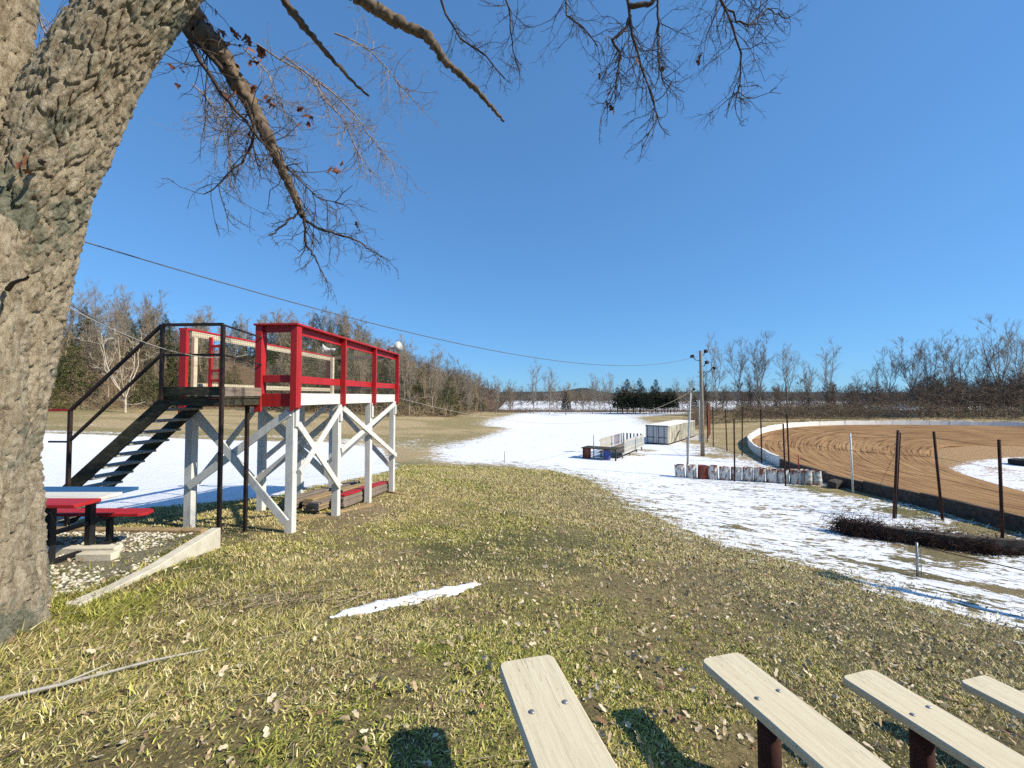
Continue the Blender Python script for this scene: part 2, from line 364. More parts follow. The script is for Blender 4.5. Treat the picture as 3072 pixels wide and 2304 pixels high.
def vnoise(x, y, seed=0):
    """value noise on arrays, 0..1"""
    xi = np.floor(x).astype(np.int64); yi = np.floor(y).astype(np.int64); fx = x - xi; fy = y - yi
    def h(a, b):
        n = (a * 374761393 + b * 668265263 + seed * 982451653) & 0x7fffffff
        n = ((n ^ (n >> 13)) * 1274126177) & 0x7fffffff
        return ((n ^ (n >> 16)) & 0xffff) / 65535.0
    fx = fx * fx * (3 - 2 * fx); fy = fy * fy * (3 - 2 * fy)
    return (h(xi, yi) * (1 - fx) + h(xi + 1, yi) * fx) * (1 - fy) + (h(xi, yi + 1) * (1 - fx) + h(xi + 1, yi + 1) * fx) * fy
def fbm(x, y, seed=0, oct=4):
    s, a, t = 0, 0.5, 0
    for i in range(oct):
        s = s + a * vnoise(x, y, seed + i * 17); t += a; a *= 0.5; x = x * 2.03; y = y * 2.03
    return s / t
def sstep(a, b, x):
    t = np.clip((x - a) / (b - a), 0, 1); return t * t * (3 - 2 * t)
def poly_sd(x, y, poly):
    """signed distance to a polygon, positive inside"""
    P = np.array(poly, float); d = np.full(x.shape, 1e9); ins = np.zeros(x.shape, bool)
    for (ax, ay), (bx, by) in zip(P, np.roll(P, -1, 0)):
        ex, ey = bx - ax, by - ay; t = np.clip(((x - ax) * ex + (y - ay) * ey) / (ex * ex + ey * ey), 0, 1)
        d = np.minimum(d, np.hypot(x - ax - t * ex, y - ay - t * ey))
        c = (ay > y) != (by > y); xi = ax + (y - ay) / (by - ay + 1e-12) * ex
        ins ^= c & (x < xi)
    return np.where(ins, d, -d)
def line_sd(x, y, pts):
    """distance to an open polyline and arc position; sign + on the right-hand side"""
    d = np.full(np.shape(x), 1e9); sg = np.ones(np.shape(x)); ar = np.zeros(np.shape(x)); acc = 0.0
    for (ax, ay), (bx, by) in zip(pts[:-1], pts[1:]):
        ex, ey = bx - ax, by - ay; L = math.hypot(ex, ey)
        t = np.clip(((x - ax) * ex + (y - ay) * ey) / (L * L), 0, 1)
        q = np.hypot(x - ax - t * ex, y - ay - t * ey); s = np.sign(ey * (x - ax) - ex * (y - ay))
        u = q < d; d = np.where(u, q, d); sg = np.where(u, s, sg); ar = np.where(u, acc + t * L, ar); acc += L
    return d * sg, ar

# ------------------------------------------------------------------ terrain
GROUND_POINTS = np.array([          # x, y, metres below the eye
(0,-6,1.45),(-6,-4,1.4),(6,-4,2.6),(12,-4,4.0),(-14,0,1.6),(-30,0,2.0),(20,-5,4.7),
(0,0,1.58),(0,1.9,1.61),(1.09,2.2,1.82),(1.95,2.4,2.03),(2.95,2.7,2.27),(5.5,4.6,3.0),(7.9,6.3,3.65),(9,9.1,4.05),(12,14,4.6),(15,12,4.65),(18.5,18,4.8),(12,4,4.4),(16,5,4.7),(24,10,5.0),
(-3.2,2.9,1.76),(-2.5,1.2,1.55),(-5,5.3,2.05),(-4.36,6.0,2.22),(-3.9,3.84,1.9),(-4.1,7.4,2.45),(-5.9,7.4,2.37),(-3.5,12.6,2.97),(-6,12.6,2.9),(-9.7,10.6,2.75),(-10,5,2.1),(-18,10,2.7),
(0,6,2.3),(0,10,2.85),(4,10,3.45),(4.6,14,4.0),(0,18,3.7),(4,22.9,4.55),(0,30,4.85),(-7,26,4.3),(10,25,4.95),(6,30,5.0),(14,36,5.05),
(-20,25,4.0),(-31,46,4.4),(-56,80,2.7),(-40,68,3.2),(-15,50,4.7),(-8,72,4.2),(-20,72,3.4),(0,60,5.0),(10,60,5.0),(2,100,5.0),(8,130,5.0),(-60,40,3.0),(-60,15,2.6),
(30,30,5.2),(40,50,5.2),(60,80,5.0),(30,80,4.9),(100,80,5.0),(100,30,5.2),(60,10,5.2),(40,140,5.0),(100,140,5.0),(-40,140,4.0),(-100,60,1.0),(-100,0,2.0)], float)
def spline_fit(P, lam=0.02):
    X = P[:, :2]; n = len(X); d = np.hypot(X[:, None, 0] - X[None, :, 0], X[:, None, 1] - X[None, :, 1])
    K = np.where(d > 0, d * d * np.log(np.maximum(d, 1e-9)), 0) + lam * np.eye(n)
    A = np.zeros((n + 3, n + 3)); A[:n, :n] = K; A[:n, n] = 1; A[:n, n + 1:] = X; A[n, :n] = 1; A[n + 1:, :n] = X.T
    return np.linalg.solve(A, np.concatenate([CZ - P[:, 2], np.zeros(3)]))
GW = spline_fit(GROUND_POINTS)
WALL = [(17.4, 6.0), (17.6, 10.0), (17.8, 14.4), (17.85, 18.3), (17.9, 21.1), (18.3, 25.0), (20.3, 33.3), (24.2, 42.3), (29.0, 50.0), (36.8, 59.6), (46.5, 67.9), (56.0, 72.0), (66.0, 73.2), (76.0, 72.0), (87.0, 68.5), (97.0, 62.0)]
def smooth_path(pts, it=3):
    p = np.array(pts, float)
    for _ in range(it):
        q = np.empty((2 * len(p) - 2 + 2, 2)); q[0] = p[0]; q[-1] = p[-1]
        q[1:-1:2] = p[:-1] * 0.75 + p[1:] * 0.25; q[2:-1:2] = p[:-1] * 0.25 + p[1:] * 0.75
        p = q
    return p
WALLP = smooth_path(WALL, 2)
TRACK_W = 16.5
PAD = [(-4.22, 4.15), (-4.5, 6.2), (-8.6, 6.3), (-8.6, 4.1)]
def hill(x, y):
    """wooded hillside on the left, far rolling ground"""
    # distance behind the edge of the woods
    e, _ = line_sd(np.asarray(x, float), np.asarray(y, float), [(-140, 30), (-73, 64), (-56, 80), (-33, 73), (-20, 69), (-11, 76), (-10, 108), (-6, 200)])
    d = np.clip(-e, 0, 90)
    amp = np.clip((-x - 8) / 45.0, 0, 1) * (1 - .30 * sstep(50, 85, -x))
    return amp * 21.0 * (1 - np.exp(-(d / 24.0) ** 1.3))
def base_z(x, y):
    x = np.asarray(x, float); y = np.asarray(y, float)
    xc = np.clip(x, -110, 110); yc = np.clip(y, -12, 150)
    s = GW[-3] + GW[-2] * xc + GW[-1] * yc
    for i, (px, py, _) in enumerate(GROUND_POINTS):
        r2 = (xc - px) ** 2 + (yc - py) ** 2
        s = s + GW[i] * 0.5 * r2 * np.log(np.maximum(r2, 1e-12))
    far = np.clip((y - 150) / 250, 0, 1)
    s = s * (1 - far) + far * np.minimum(s, -3.3) + 1.6 * sstep(180, 420, y)
    return s
def bank(s): return 0.10 * np.clip(s, 0, TRACK_W)
def gz(x, y):
    x = np.asarray(x, float); y = np.asarray(y, float)
    z = base_z(x, y) + hill(x, y)
    pd = poly_sd(x, y, PAD)
    z = np.where(pd > 0, np.maximum(z, CZ - 1.99), z)
    s, _ = line_sd(x, y, WALLP)
    inside = (s > 0) & (x > 17) & (y > 5) & (y < 74)
    z = np.where(inside, z - bank(s) - 0.45 * (sstep(0.0, 0.8, s) - sstep(TRACK_W - 1.2, TRACK_W - 0.2, s)), z)
    return z
def g1(x, y): return float(gz(np.array([x]), np.array([y]))[0])

def axis(lo, hi, c0, c1, fine, k):
    """coordinates, fine inside c0..c1 and growing outward"""
    mid = list(np.arange(c0, c1 + fine / 2, fine)); a, b = [], []
    q, st = c1, fine
    while q < hi: st = max(fine, (q - c1) * k + fine); q += st; b.append(q)
    q = c0
    while q > lo: st = max(fine, (c0 - q) * k + fine); q -= st; a.append(q)
    return np.array(a[::-1] + mid + b)
SNOW_MAIN = [(-7.2,27.3),(-3.3,27.7),(-.5,28.9),(2.2,26.3),(3.9,22.5),(4.24,16.9),(4.6,14),(4.9,10.8),(5.7,9.4),(6.7,8.6),(6.5,7.4),(7.2,6.9),(8.3,6.4),(12,5),(17,3),(17.9,14),(17.9,21),(18.2,25),(19.0,30),(18.6,36),(19.2,41),(21,46),(23,52),(26,60),(24,72),(30,100),(60,131),(8,132),(2,121),(-1,105),(-4.3,68),(-3.2,62),(-6,52),(-11,44),(-11.5,40),(-8.6,32.6)]
SNOW_LEFT = [(-8.2,7.0),(-8.5,8.6),(-8.5,9.8),(-7.7,10.5),(-6.6,11.4),(-6.5,13.4),(-6.1,16.3),(-6.0,21.6),(-6.9,26.2),(-8.6,30),(-11.5,38),(-20,42.5),(-29,41.8),(-39,42),(-47,41),(-60,38),(-60,8),(-20,5),(-12,5.5)]
SNOW_INFIELD = [(38,36.5),(45,41.5),(52,45),(59,47),(75,48),(100,40),(100,8),(35.5,12),(35.0,20),(33.5,26),(34,30),(35.5,33.5)]
def build_ground():
    X = axis(-700, 900, -7, 9.5, 0.13, 0.031); Y = axis(-60, 1500, 0.6, 11.0, 0.13, 0.031)
    gx, gy = np.meshgrid(X, Y); x, y = gx.ravel(), gy.ravel()
    z = gz(x, y)
    near = np.hypot(x, y)
    z = z + 0.05 * (fbm(x * 0.8, y * 0.8, 3) - 0.5) + 0.03 * (fbm(x * 3, y * 3, 5) - 0.5) * (near < 40)
    nx, ny = len(X), len(Y)
    i = np.arange(ny - 1)[:, None] * nx + np.arange(nx - 1)[None, :]
    F = np.stack([i, i + 1, i + nx + 1, i + nx], -1).reshape(-1, 4)
    # cover colour by place
    straw = np.array([0.36, 0.29, 0.135]); olive = np.array([0.15, 0.155, 0.055]); soil = np.array([0.13, 0.10, 0.06])
    tan = np.array([0.40, 0.31, 0.175]); litter = np.array([0.155, 0.105, 0.062]); stone = np.array([0.34, 0.31, 0.23]); clay = np.array([0.37, 0.235, 0.115])
    w = sstep(0.38, 0.62, fbm(x * 0.45, y * 0.45, 11)); w2 = sstep(0.4, 0.65, fbm(x * 1.7, y * 1.7, 21))
    c = straw * (1 - w)[:, None] * 1.0 + olive * w[:, None]
    c = c * (1 - 0.2 * w2)[:, None] + soil * (0.2 * w2)[:, None]
    def put(mask, col):
        nonlocal c; c = c * (1 - mask)[:, None] + col * mask[:, None]
    put(0.55 * sstep(1.0, 5.0, x * 0.956 + y * 0.2924) * (1 - sstep(20, 30, near)), np.array([0.27, 0.215, 0.125]))
    put(sstep(22, 34, y) * sstep(20, 60, 80 - 0 * x), tan)
    put(0.8 * sstep(0.45, 0.6, fbm(x * 0.12, y * 0.3, 51)) * sstep(30, 40, y), np.array([0.24, 0.20, 0.09]))
    e, _ = line_sd(x, y, [(-140, 30), (-73, 64), (-56, 80), (-33, 73), (-20, 69), (-11, 76), (-10, 108), (-6, 200)])
    put(sstep(-1, 2.5, -e), litter)
    put(sstep(124, 131, y), litter * 0.8)
    pd = poly_sd(x, y, PAD); put(0.75 * sstep(0, 0.15, pd) * sstep(0.3, 0.55, fbm(x * 2.2, y * 2.2, 77) + 0.12), stone)
    s, _ = line_sd(x, y, WALLP); inn = (s > TRACK_W - 2) & (x > 18) & (y < 70); put(inn.astype(float), clay)
    berm = np.clip(1 - np.abs(s + 3) / 3.5, 0, 1) * (x > 18) * (s < 0); put(0.9 * berm, np.array([0.31, 0.245, 0.125]))
    c = c * (1 - .10 * sstep(24, 14, near) * (pd < 0))[:, None]  # near ground darkened in the tint, painting shade into gaps between blades
    # bare worn earth at the foot of the stand
    put(0.85 * np.exp(-(((x + 3.4) / 0.9) ** 2 + ((y - 9.4) / 2.2) ** 2)) * sstep(0.3, 0.5, fbm(x * 1.5, y * 1.5, 8)), np.array([0.34, 0.25, 0.155]))
    # snow field strength
    sn = np.full(len(x), -3.0)
    a = poly_sd(x, y, SNOW_MAIN); cap = np.where(y < 26, 0.30, 0.85) + 0.25 * (fbm(x * 0.25, y * 0.25, 31) - 0.5) + 0.8 * np.exp(-((x - 6) ** 2 + (y - 31) ** 2) / 90.0)
    cap = cap + 0.5 * sstep(1.2, 0.2, np.abs(s)) * (y < 26)
    sn = np.maximum(sn, np.where(a > 0, np.minimum(a / 4.5, cap), a / (1.6 + 0.02 * np.clip(y, 0, 60))))
    a = poly_sd(x, y, SNOW_LEFT); sn = np.maximum(sn, np.where(a > 0, np.minimum(a / 0.5, 1.6), a / 0.7))
    a = poly_sd(x, y, SNOW_INFIELD); sn = np.maximum(sn, np.where(a > 0, np.minimum(a / 1.2, 0.55 + 1.6 * (fbm(x * 0.3, y * 0.3, 91) - 0.5)), a / 0.8))
    # thin streaks left in wheel ruts on the tan field, and open snow beyond the tree row
    st = 0.9 - 3.2 * np.abs(fbm((x + 0.1 * y) * 0.045, (y - 0.25 * x) * 0.33, 61) - 0.5) * 3.2
    zone = (y > 30) & (y < 60) & (x < -2) & (x > -60)
    sn = np.where(zone & (sn < 0), np.maximum(sn, st - 0.75 - 0.06 * np.clip(y - 42, 0, 60)), sn)
    sn = np.where(y > 145, np.where(x > -5, np.minimum(1.8, (y - 145) / 6.0), -3.0), sn)
    dl, _ = line_sd(x, y, [(-6, 24), (-8, 30), (-9, 38), (-6, 50), (-3, 64)]); sn = sn - 1.15 * np.exp(-(dl / 3.2) ** 2) * (y > 24) * (y < 64)
    # bare spots: around the vine-covered wall, the fence line and by the platform
    for bx, by, r in [(12.3, 12.0, .8), (14.2, 13.4, 1.2), (16.6, 14.6, .9), (16.0, 17.0, .8), (10.6, 11.0, .4), (7.3, 13.4, .35), (10.8, 35.6, 1.3), (12.6, 38.6, 1.2), (20.3, 46, 1.5), (17.0, 35, 1.1), (16.4, 21.6, 1.2), (17.4, 20.4, .9)]:
        sn = sn - 1.6 * np.exp(-((x - bx) ** 2 + (y - by) ** 2) / (r * r))
    sn = sn - 1.1 * np.exp(-((y - 10.4 + (x - 8) * 0.42) / 0.35) ** 2) * (x > 8) * (x < 16) * (y < 12)
    sn = np.where((poly_sd(x, y, [(-8.6, 5.5), (-3, 6.4), (-3, 14), (-6.2, 14), (-6.3, 11.4), (-7.5, 10.4), (-8.3, 8.8)]) > 0), -3, sn)
    o = link('ground', np_mesh('ground', np.stack([x, y, z], 1), F, 'ground_cover', c, True, sn))
    tag(o, kind='structure')
    return o
build_ground()

# ------------------------------------------------------------------ dirt track inside its wall
def along(path, step):
    p = np.array(path, float); seg = np.hypot(*np.diff(p, axis=0).T); s = np.concatenate([[0], np.cumsum(seg)])
    n = int(s[-1] / step); t = np.linspace(0, s[-1], n + 1)
    q = np.stack([np.interp(t, s, p[:, 0]), np.interp(t, s, p[:, 1])], 1)
    d = np.gradient(q, axis=0); d /= np.linalg.norm(d, axis=1, keepdims=True)
    return q, d, t
def build_track():
    q, d, t = along(smooth_path(WALL, 4), 0.5)
    nrm = np.stack([d[:, 1], -d[:, 0]], 1)
    R = np.linspace(0.05, TRACK_W + 0.3, 60)
    xy = q[:, None, :] + nrm[:, None, :] * R[None, :, None]
    x, y = xy[..., 0].ravel(), xy[..., 1].ravel()
    r = np.tile(R, len(q)); tt = np.repeat(t, len(R))
    zb = np.repeat(base_z(q[:, 0], q[:, 1]), len(R))
    z = zb - bank(r) + 0.02 + 0.10 * (fbm(tt * 0.06, r * 1.3, 40, 3) - 0.5) - 0.5 * sstep(TRACK_W - 0.4, TRACK_W + 0.3, r)
    n = len(R); i = np.arange(len(q) - 1)[:, None] * n + np.arange(n - 1)[None, :]
    F = np.stack([i, i + n, i + n + 1, i + 1], -1).reshape(-1, 4)[:, ::-1]
    me = np_mesh('dirt_track', np.stack([x, y, z], 1), F, 'track_dirt', smooth=True)
    uv = me.uv_layers.new(name='arc'); idx = np.empty(len(me.loops), np.int32); me.loops.foreach_get('vertex_index', idx)
    uv.data.foreach_set('uv', np.stack([tt, r], 1)[idx].astype(np.float32).ravel())
    tag(link('dirt_track', me), kind='structure')
build_track()
def build_wall():
    root = thing('track_wall', (17.85, 18.3, g1(17.6, 18.3)), 'low concrete wall curving round the outside of the dirt oval', 'wall')
    q, d, t = along(WALLP, 0.25); org = root.location
    nrm = np.stack([d[:, 1], -d[:, 0]], 1); rng = random.Random(4)
    zb = base_z(q[:, 0], q[:, 1]); per = 12
    k = 0
    while k + per < len(q):
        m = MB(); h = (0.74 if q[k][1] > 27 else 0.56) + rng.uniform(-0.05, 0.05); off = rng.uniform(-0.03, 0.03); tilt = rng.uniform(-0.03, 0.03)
        ring = []
        for i in range(k, k + per + 1, 3):
            e = 0.015 if i == k else (-0.015 if i == k + per else 0)
            c = q[i] + d[i] * e
            for s, zz, o_ in ((-0.11, -0.5, 0), (0.11, -0.5, 0), (0.085, h, tilt), (-0.085, h, tilt)):
                pt = c + nrm[i] * (s + off + o_); ring.append((pt[0], pt[1], zb[i] + zz + (rng.uniform(-.02, .02) if zz > 0 else 0)))
        n = len(ring) // 4; fs = []
        for a in range(n - 1):
            for j in range(4): fs.append((a * 4 + j, a * 4 + (j + 1) % 4, a * 4 + 4 + (j + 1) % 4, a * 4 + 4 + j))
        fs += [(3, 2, 1, 0), (4 * n - 4, 4 * n - 3, 4 * n - 2, 4 * n - 1)]
        m.add(ring, fs).build('wall_panel', 'wall_white' if q[k][1] > 27 else 'old_shaded_concrete', root, org)  # near panels use dark concrete: shade on their outer face put into colour
        k += per
build_wall()

# ------------------------------------------------------------------ announcer's stand with stairs
def build_stand():
    ZB = g1(-3.99, 7.45); RZ = math.radians(-3.4)
    root = thing('announcer_stand', (-3.99, 7.45, ZB), 'raised wooden viewing stand with red railings on white cross-braced posts', 'viewing stand', rz=RZ)
    org = (0, 0, ZB); ca, sa = math.cos(RZ), math.sin(RZ)
    def W(x, y): return (-3.99 + ca * x - sa * y, 7.45 + sa * x + ca * y)
    def gl(x, y): return g1(*W(x, y))
    RY = [0.0, 1.68, 3.42, 5.2]; LY = [0.0, 1.95, 3.5, 5.2]; LX = -1.9
    def part(name, mat, fn, parent=root, bevel=0.004, lab=None):
        m = MB(); fn(m); o = m.build(name, mat, parent, org, bevel=bevel)
        if lab: o['label'] = lab
        return o
    for x, ys in ((0, RY), (LX, LY)):
        for y in ys:
            b = gl(x, y) - 0.06
            part('post', 'white_paint', lambda m: m.box(x - .07, x + .07, y - .07, y + .07, b, 1.478))
    for y in RY:                      # cleats under the red uprights
        part('cleat', 'white_paint', lambda m: m.prism([(0.072, y - .05), (0.112, y - .05), (0.112, y + .05), (0.072, y + .05)], 1.10, 1.476))
    part('beam', 'white_paint_long', lambda m: m.box(0.035, 0.078, -0.08, 5.28, 1.48, 1.705))
    part('beam', 'white_paint_long', lambda m: m.box(LX - .078, LX - .035, -0.08, 5.28, 1.48, 1.705))
    part('beam', 'white_paint_long', lambda m: m.box(LX - .03, .03, 5.24, 5.28, 1.48, 1.70))
    part('end_board', 'red_paint', lambda m: m.box(-0.475, 0.05, -0.122, -0.082, 1.465, 1.70), lab='bright red board across the end of the floor')
    part('end_board', 'red_paint', lambda m: m.box(LX - .10, -0.61, -0.122, -0.082, 1.465, 1.655))
    for i, y in enumerate(np.arange(0.6, 5.2, 0.61)):
        part('joist', 'weathered_timber', lambda m: m.box(LX - .03, .03, y - .02, y + .02, 1.46, 1.617), bevel=0)
    y = -0.075
    while y < 5.2:
        part('deck_board', 'weathered_timber', lambda m: m.box(LX - .03, .03, y, y + .137, 1.62, 1.656), bevel=0); y += .146
    # cross braces: (from, to) at the outer faces
    def brace(p, q, up, w=.13, t=.038): part('brace', 'white_paint', lambda m: m.bar(p, q, t, w, up=(0, 0, 1)) if up == 's' else m.bar(p, q, t, w))
    def brf(x0, z0, x1, z1, y):       # in a plane across the stand
        p, q = Vector((x0, y, z0)), Vector((x1, y, z1)); t = (q - p).normalized(); n = Vector((0, 1, 0)); b = n.cross(t)
        m = MB(); a = n * .019; c = b * .068
        m.add([p - a - c, p + a - c, p + a + c, p - a + c, q - a - c, q + a - c, q + a + c, q - a + c], [(0, 3, 2, 1), (4, 5, 6, 7), (0, 1, 5, 4), (1, 2, 6, 5), (2, 3, 7, 6), (3, 0, 4, 7)])
        m.build('brace', 'white_paint', root, org, bevel=0.003)
    def brs(y0, z0, y1, z1, x):       # in a plane along the stand
        p, q = Vector((x, y0, z0)), Vector((x, y1, z1)); t = (q - p).normalized(); n = Vector((1, 0, 0)); b = n.cross(t)
        m = MB(); a = n * .019; c = b * .062
        m.add([p - a - c, p + a - c, p + a + c, p - a + c, q - a - c, q + a - c, q + a + c, q - a + c], [(0, 3, 2, 1), (4, 5, 6, 7), (0, 1, 5, 4), (1, 2, 6, 5), (2, 3, 7, 6), (3, 0, 4, 7)])
        m.build('brace', 'white_paint', root, org, bevel=0.003)
    brf(0.0, 1.36, -1.86, 0.02, -.093); brf(-1.76, 1.40, 0.0, -0.58, -.135)
    brf(0.0, 1.36, -1.86, -.35, 5.31); brf(-1.9, 1.36, 0.0, -.62, 5.35)
    brf(0.0, 1.30, -1.9, -.25, 1.83); brf(-1.9, 1.30, 0.0, -.4, 1.875)
    brs(.06, 1.14, 1.66, -.34, .092); brs(1.62, 1.42, .06, .27, .133)
    brs(5.2, 1.44, 1.72, .45, .092); brs(1.72, 1.38, 5.2, -.16, .133)
    brs(.06, 1.36, 1.9, -.30, LX - .092); brs(1.9, 1.38, .06, -.2, LX - .133)
    brs(5.2, 1.40, 1.95, .1, LX - .092); brs(1.95, 1.38, 5.2, -.4, LX - .133)
    # red uprights: board ends cut to a point
    def upright(x0, x1, y0, y1, z0, z1, mat='red_paint', point=.05):
        m = MB()
        m.add([(x0, y0, z0 + point * .1), (x1, y0, z0 + point), (x1, y1, z0 + point), (x0, y1, z0 + point * .1), (x0, y0, z1), (x1, y0, z1), (x1, y1, z1), (x0, y1, z1)],
              [(0, 3, 2, 1), (4, 5, 6, 7), (0, 1, 5, 4), (1, 2, 6, 5), (2, 3, 7, 6), (3, 0, 4, 7)])
        m.build('upright', mat, root, org, bevel=0.003)
    upright(.055, .175, -.17, -.125, 1.36, 2.915, point=.09)
    upright(.13, .178, -.122, -.02, 1.40, 2.915)
    upright(-.60, -.48, -.17, -.125, 1.36, 2.915, point=.02)
    upright(-.525, -.48, -.122, -.02, 1.64, 2.915)
    for y in RY[1:]: upright(.082, .195, y - .022, y + .022, 1.37, 2.915, point=.08)
    upright(LX - .13, LX + .0, -.17, -.125, 1.30, 2.86)
    upright(LX - .115, LX - .08, -.122, -.02, 1.30, 2.86)
    for y in LY[1:]: upright(LX - .195, LX - .082, y - .022, y + .022, 1.37, 2.86)
    # rails
    part('top_rail', 'red_paint', lambda m: m.box(.02, .205, -.20, 5.27, 2.917, 2.955))
    part('top_rail', 'red_paint', lambda m: m.box(-.62, .018, -.20, -.06, 2.917, 2.953))
    part('rail', 'red_paint', lambda m: m.box(.04, .079, -.02, 5.25, 2.775, 2.912))
    part('rail', 'red_paint', lambda m: m.box(-.475, .03, -.118, -.08, 2.80, 2.912))
    for a, b in ((-.01, 1.655), (1.705, 3.395), (3.445, 5.25)):
        part('mid_rail', 'red_paint', lambda m: m.box(.04, .079, a, b, 1.885, 2.025))
    part('mid_rail', 'red_paint', lambda m: m.box(-.475, .03, -.118, -.08, 1.90, 2.03))
    part('top_rail', 'red_paint', lambda m: m.box(LX - .2, LX - .03, -.12, 5.27, 2.862, 2.90))
    part('rail', 'cream_board', lambda m: m.box(LX - .075, LX - .035, -.0, 5.25, 2.755, 2.858), lab='unpainted cream inner rail')
    part('mid_rail', 'cream_board', lambda m: m.box(LX - .075, LX - .035, -.0, 5.25, 1.80, 1.90), lab='unpainted cream inner rail')
    part('upright', 'cream_board', lambda m: m.box(LX - .033, LX + .05, 5.10, 5.19, 1.66, 2.86))
    part('upright', 'cream_board', lambda m: m.box(LX - .033, LX + .03, -.02, .06, 1.66, 2.74))
    part('top_rail', 'weathered_timber', lambda m: m.box(LX - .03, .015, 5.20, 5.25, 2.80, 2.90))
    part('mid_rail', 'weathered_timber', lambda m: m.box(LX - .03, .03, 5.20, 5.238, 1.86, 1.98))
    # small red gate folded back against the left railing
    gate = MB().box(-1.93, -1.875, .38, .42, 1.70, 2.80).build('gate', 'red_paint', root, org)
    MB().box(-1.72, -1.67, .38, .42, 1.70, 2.66).build('gate_stile', 'red_paint', gate, org)
    for z in (2.60, 2.12, 1.93): MB().box(-1.873, -1.722, .385, .415, z, z + .05).build('gate_rail', 'red_paint', gate, org)
    # welded wire infill
    def mesh_panel(x, y0, y1, z0, z1, step=.055):
        P = []
        for y in np.arange(y0, y1, step): P.append((np.array([(x, y, z0), (x, y, z1)]), np.array([.0016, .0016])))
        for z in np.arange(z0, z1, step): P.append((np.array([(x, y0, z), (x, y1, z)]), np.array([.0016, .0016])))
        v, f = tubes_np(P, 3); o = link('wire_mesh', np_mesh('wire_mesh', v - np.array(org), f, 'wire_mesh'), root); o['kind'] = 'stuff'
    mesh_panel(LX - .03, .02, 5.2, 1.68, 2.86); mesh_panel(.034, .02, 5.2, 1.72, 2.86)
    # ---- stair landing on the near end
    lx0, lx1, ly0, ly1 = -1.50, -0.50, -1.0, -0.17
    land = MB().box(lx0, lx1, ly0, ly0 + .04, 1.50, 1.615).build('landing', 'dark_timber', root, org)
    land['label'] = 'dark weathered landing between stairs and stand'
    MB().box(lx1 - .04, lx1, ly0 + .045, ly1, 1.50, 1.615).build('landing_joist', 'dark_timber', land, org)
    MB().box(lx0, lx0 + .04, ly0 + .045, ly1, 1.50, 1.615).build('landing_joist', 'dark_timber', land, org)
    y = ly0 - .02
    while y < ly1 - .1:
        MB().box(lx0 - .03, lx1 + .02, y, y + .138, 1.618, 1.655).build('landing_board', 'dark_timber', land, org); y += .146
    MB().box(lx0 - .02, lx1, ly0 - .05, ly0 - .022, 1.657, 1.80).build('toe_board', 'dark_timber', land, org)
    MB().box(lx1 + .0, lx1 + .03, ly0 - .02, ly1, 1.657, 1.80).build('toe_board', 'weathered_timber', land, org)
    def pipe(name, pts, r, parent, mat='dark_steel', sq=True):
        m = MB()
        if sq:
            for p, q in zip(pts[:-1], pts[1:]): m.bar(p, q, 2 * r, 2 * r)
        else: m.tube(pts, r, 8)
        return m.build(name, mat, parent, org)
    rail = pipe('stair_rail', [(lx0 + .02, ly0 - .075, 2.78), (lx1 + .02, ly0 - .075, 2.78)], .022, root); rail['label'] = 'dark steel handrail of the stairs'
    pipe('rail_post', [(lx1 + .02, ly0 - .075, gl(lx1, ly0) - .1), (lx1 + .02, ly0 - .075, 2.757)], .024, rail)
    pipe('rail_post', [(lx0 + .02, ly0 - .075, 1.60), (lx0 + .02, ly0 - .075, 2.757)], .022, rail)
    pipe('rail_bar', [(lx0 + .045, ly0 - .075, 2.30), (lx1 - .005, ly0 - .075, 2.30)], .018, rail)
    pipe('rail_bar', [(lx1 + .02, ly0 - .05, 2.77), (lx1 + .02, ly1 + .0, 2.70)], .012, rail)
    pipe('rail_bar', [(lx1 + .02, ly0 - .05, 2.30), (lx1 + .02, ly1 + .0, 2.22)], .012, rail)
    pipe('landing_post', [(-.70, -.20, gl(-.7, -.2) - .1), (-.70, -.20, 1.50)], .026, land)
    # ---- stairs running down to the left
    run, rise, n = 0.213, 0.187, 12
    xs = lx0 - .02; slope = rise / run
    xb = xs - run * n
    stair = MB()
    def stringer(yc):
        m = MB(); w = .20
        top, bot = Vector((xs + .06, yc, 1.60)), Vector((xb, yc, 1.60 - slope * (xs + .06 - xb)))
        t = (bot - top).normalized(); nn = Vector((0, 1, 0)); b = nn.cross(t); a = nn * .022; c = b * (w / 2)
        m.add([top - a - c, top + a - c, top + a + c, top - a + c, bot - a - c, bot + a - c, bot + a + c, bot - a + c], [(0, 3, 2, 1), (4, 5, 6, 7), (0, 1, 5, 4), (1, 2, 6, 5), (2, 3, 7, 6), (3, 0, 4, 7)])
        return m
    st = stringer(ly0 + .03).build('staircase', 'dark_timber', root, org, bevel=.004); st['label'] = 'dark mossy open-tread wooden stairs'
    stringer(ly1 - .12).build('stringer', 'dark_timber', st, org, bevel=.004)
    rng = random.Random(2)
    for i in range(1, n + 1):
        x = xs - run * (i - .5) + .02; z = 1.60 - rise * i
        j = rng.uniform(-.02, .02)
        MB().box(x - .13, x - .005, ly0 + .055, ly1 - .05 + j, z, z + .036).build('tread', 'grey_plank', st, org, bevel=.003)
        MB().box(x + .005, x + .13, ly0 + .055, ly1 - .07 - j, z, z + .036).build('tread', 'grey_plank', st, org, bevel=.003)
    lp = -3.0; lz = 2.76 - slope * (lx0 + .02 - lp)
    pipe('rail_bar', [(lx0 + .0, ly0 - .075, 2.775), (lp, ly0 - .075, lz)], .02, rail)
    pipe('rail_bar', [(lx0 + .0, ly0 - .075, 2.30), (lp + .02, ly0 - .075, lz - .47)], .018, rail)
    pipe('rail_post', [(lp, ly0 - .075, gl(lp, ly0) - .1), (lp, ly0 - .075, lz)], .022, rail)
